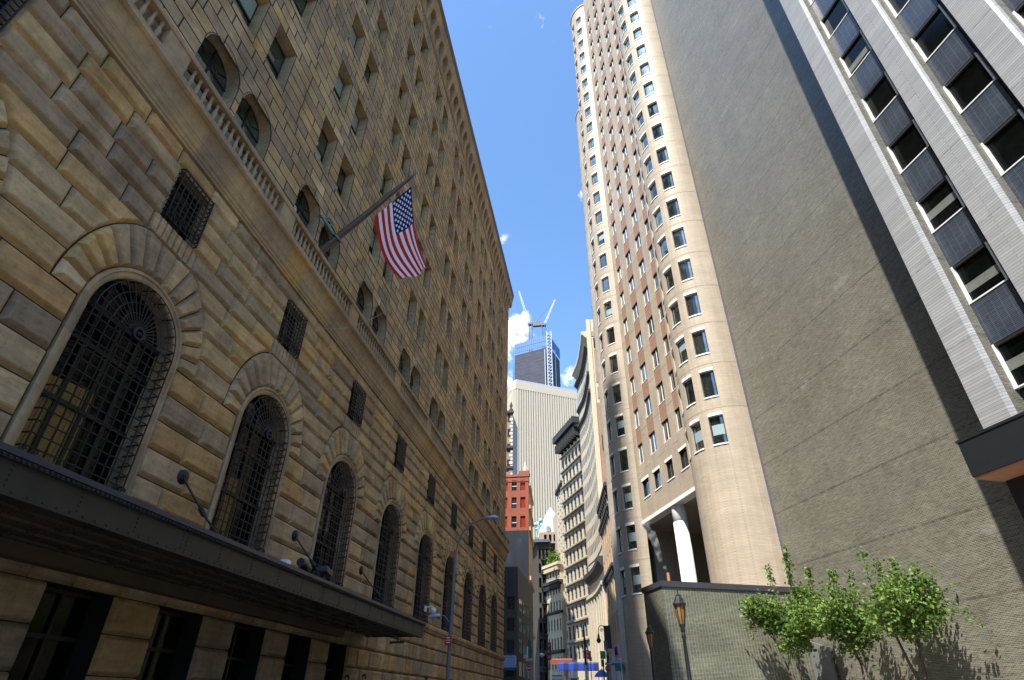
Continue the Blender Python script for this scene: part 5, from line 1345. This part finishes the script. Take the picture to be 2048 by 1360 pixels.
awning('long bright blue awning with darker folds over the sunny pavement', 1117, 1327, 1198, 1342, 102, (.012,.05,.34), (.008,.018,.10))
awning('small teal awning at the foot of the turret tower', 1229, 1325, 1243, 1342, 74, (.06,.22,.25))
# umbrella
c = at(1203,1338,88); t = empty('street_umbrella', 'blue street umbrella left of the right stop sign', 'umbrella', (c.x,88,gz(88)))
a = MB(); zt = c.z-gz(88); a.lathe([(1.05,zt-.9),(.8,zt-.55),(.4,zt-.2),(.03,zt)],0,0,8,0,.5,False); a.build('canopy', plain('umbrella_blue',(.06,.12,.55),.7), t); a = MB(); a.tube([(0,0,0),(0,0,zt)],.03,6); a.build('pole', M['steel'], t)
# dark tapering pole and a scrolled lamp post
c = at(1167.5,1250,86); t = empty('utility_pole', 'dark tapering pole with a pale lower half in the middle of the far street', 'pole', (c.x,86,gz(86))); h = c.z-gz(86)
a = MB(); a.tube([(0,0,h*.42),(-.02,0,h)],[.17,.10],8); a.build('upper_pole', M['iron'], t)
a = MB(); a.tube([(0.02,0,0),(0.0,0,h*.42)],[.19,.17],8); a.build('lower_pole', plain('pale_blue_pole',(.42,.55,.62),.5), t)
a = MB(); a.box(-.3,.3,-.3,-.2,h*.04,h*.22); a.build('notice', plain('mint_notice',(.25,.62,.55),.6), t)
a = MB(); a.box(.2,.75,-.1,.0,h*.5,h*.62); a.build('red_box', plain('red_box',(.55,.06,.05),.5), t)
c = at(1210,1262,80); t = empty('scroll_lamp_post', 'black scrolled lamp post with hanging bell lamp on the far right pavement', 'lamp post', (c.x,80,gz(80))); h = c.z-gz(80)
a = MB(); a.tube([(0,0,0),(0,0,h)],[.09,.06],8); a.tube([(0,0,h)]+[(-.42+.42*math.cos(k*.35),0,h+.62*math.sin(k*.35)) for k in range(1,10)]+[(-.85,0,h-.35)],.05,6)
a.tube([(-.42+.22*(1-k/16)*math.cos(k*.8),0,h+.1+.26*(1-k/16)*math.sin(k*.8)) for k in range(14)],.035,5); a.build('post', M['black'], t)
a = MB(); a.lathe([(.06,h-.3),(.12,h-.45),(.16,h-.8),(.30,h-1.0),(.22,h-1.25),(.05,h-1.35)],-.85,0,10); a.build('lamp', M['black'], t)
plate('hanging_sign','black blank sign box beside the white lettered shopfront','sign',1207,1252,1224,1297,79,(.01,.01,.014),.5)
plate('traffic_sign','dark blue grey sign below the scrolled lamp','sign',1207,1281,1216,1301,78.5,(.09,.10,.13),.05,True, lines(2,(.2,.22,.26)))
plate('green_sign','plain green sign below the dark blue grey sign','sign',1200,1302,1212,1318,78,(.04,.22,.08),.05,True)
def lights(t,w,z0,z1):
    for k in range(3):
        a = MB(); z = z0+(z1-z0)*(k+.5)/3; a.tube([(0,-.34,z),(0,-.26,z)],w*.55,10); a.build('lens', plain('dark_lens',((.16,.02,.03),(.12,.09,.02),(.02,.09,.04))[2-k],.3), t)
plate('traffic_light','dark traffic light below the green sign','traffic light',1202,1319,1209,1333,77.5,(.05,.025,.035),.25,True,lights)
plate('white_sign','large white sign with faint red lines on the shopfront','sign',1217,1298,1231,1325,82,(.72,.68,.68),.06,False,lines(2,(.6,.25,.25),.1,.6))
plate('pink_sign','tall narrow pink sign with dark dots on the right shopfront','sign',1234,1288,1242,1316,80,(.75,.35,.65),.12,False,lines(3,(.45,.08,.35),.3,.75))
plate('small_red_sign','small red and white sign to the right of the tapering pole','sign',1171,1300,1178,1316,84,(.55,.05,.04),.05,True,lines(2,(.8,.6,.6)))
plate('orange_sign','small round orange brown sign behind the tapering pole','sign',1178,1314,1184,1322,86,(.55,.30,.06),.05,True)
plate('red_banner','dark red banner hanging over the shaded left pavement','banner',1093,1285,1103,1320,96,(.16,.02,.015),.05,True,lines(3,(.25,.18,.18)))
plate('green_banner','narrow green banner hanging by the metal sided building','banner',1056,1280,1062,1318,92,(.04,.11,.07),.05,True)
plate('white_banner','thin white vertical sign left of the green banner','sign',1053,1293,1056.5,1316,91,(.7,.72,.72),.05,True)
plate('yellow_sign','small pale yellow sign beside the thin white one','sign',1047,1309,1053,1317,90,(.55,.48,.30),.05,True)
c = at(1083.5,1309,88); t = empty('globe_lamp', 'old lamp with a pale disc shade on the shaded left pavement', 'lamp post', (c.x,88,gz(88))); h = c.z-gz(88)
a = MB(); a.tube([(0,0,0),(0,0,h+1.6)],.045,6); a.build('post', M['polepaint'], t); a = MB(); a.lathe([(.1,h+.15),(.42,h),(.38,h-.12),(.08,h-.35)],0,-.1,10); a.build('shade', M['white'], t)
# box truck roof just showing
c0 = at(1104,1350,92); c1_ = at(1125,1350,92); w = c1_.x-c0.x
t = empty('delivery_truck', 'blue and white box truck far down the street at the bottom edge', 'truck', (c0.x,92,gz(92))); zt = c0.z-gz(92)
a = MB(); a.box(0,w,0,5,.9,zt); a.build('box', plain('truck_blue',(.12,.22,.50),.5), t); a = MB(); a.box(-.02,w+.02,-.03,0,zt-.55,zt-.15); a.build('stripe', M['white'], t)
a = MB(); a.box(.05,w-.05,5.1,6.6,.6,2.3); a.build('cab', M['white'], t)
for yy in (.8,4.,6.): 
    for xx in (.0,w-.25):
        a = MB(); a.tube([(xx,yy,.42),(xx+.25,yy,.42)],.42,12); a.build('wheel', M['black'], t)
for x in (.15,w-.3):
    a = MB(); a.box(x,x+.16,-.05,-.001,1.0,1.2); a.build('tail_light', plain('tail_red',(.3,.01,.01),.4), t)
plate('white_van_sign','white notice board at street level under the blue awning','sign',1138,1354,1158,1364,90,(.65,.66,.66),.05,True,lines(1,(.1,.15,.14)))

# ------------------------------------------------------------------ steam from the vent pipe
p0 = Vector((*rw(37.0,18.2),8.95)); sp_pts = [p0, at(1321,1120,41.5), at(1313,1092,42), at(1302,1068,42.5), at(1288,1045,43), at(1272,1030,43.5)]
a = MB(); a.tube(sp_pts,[.07,.16,.26,.36,.40,.02],12); a.f = [f_[::-1] for f_ in a.f]
vm = bpy.data.materials.new('steam'); vm.use_nodes = True; vn = vm.node_tree; vn.nodes.remove(vn.nodes['Principled BSDF'])
pv = N(vn,'ShaderNodeVolumePrincipled'); pv.inputs['Color'].default_value = (.95,.95,.96,1); vt = N(vn,'ShaderNodeTexCoord'); vnz = noise(vn, vt.outputs['Object'], 1.7, 5, .65)
vr = N(vn,'ShaderNodeMapRange'); vr.inputs['From Min'].default_value = .47; vr.inputs['From Max'].default_value = .72; vr.inputs['To Max'].default_value = 2.2; L(vn, vnz, vr.inputs['Value']); L(vn, vr.outputs[0], pv.inputs['Density'])
L(vn, pv.outputs[0], vn.nodes['Material Output'].inputs['Volume'])
tag(fixn(a.build('steam_plume', vm)), 'thin white steam plume drifting left from the orange vent pipe', 'steam')
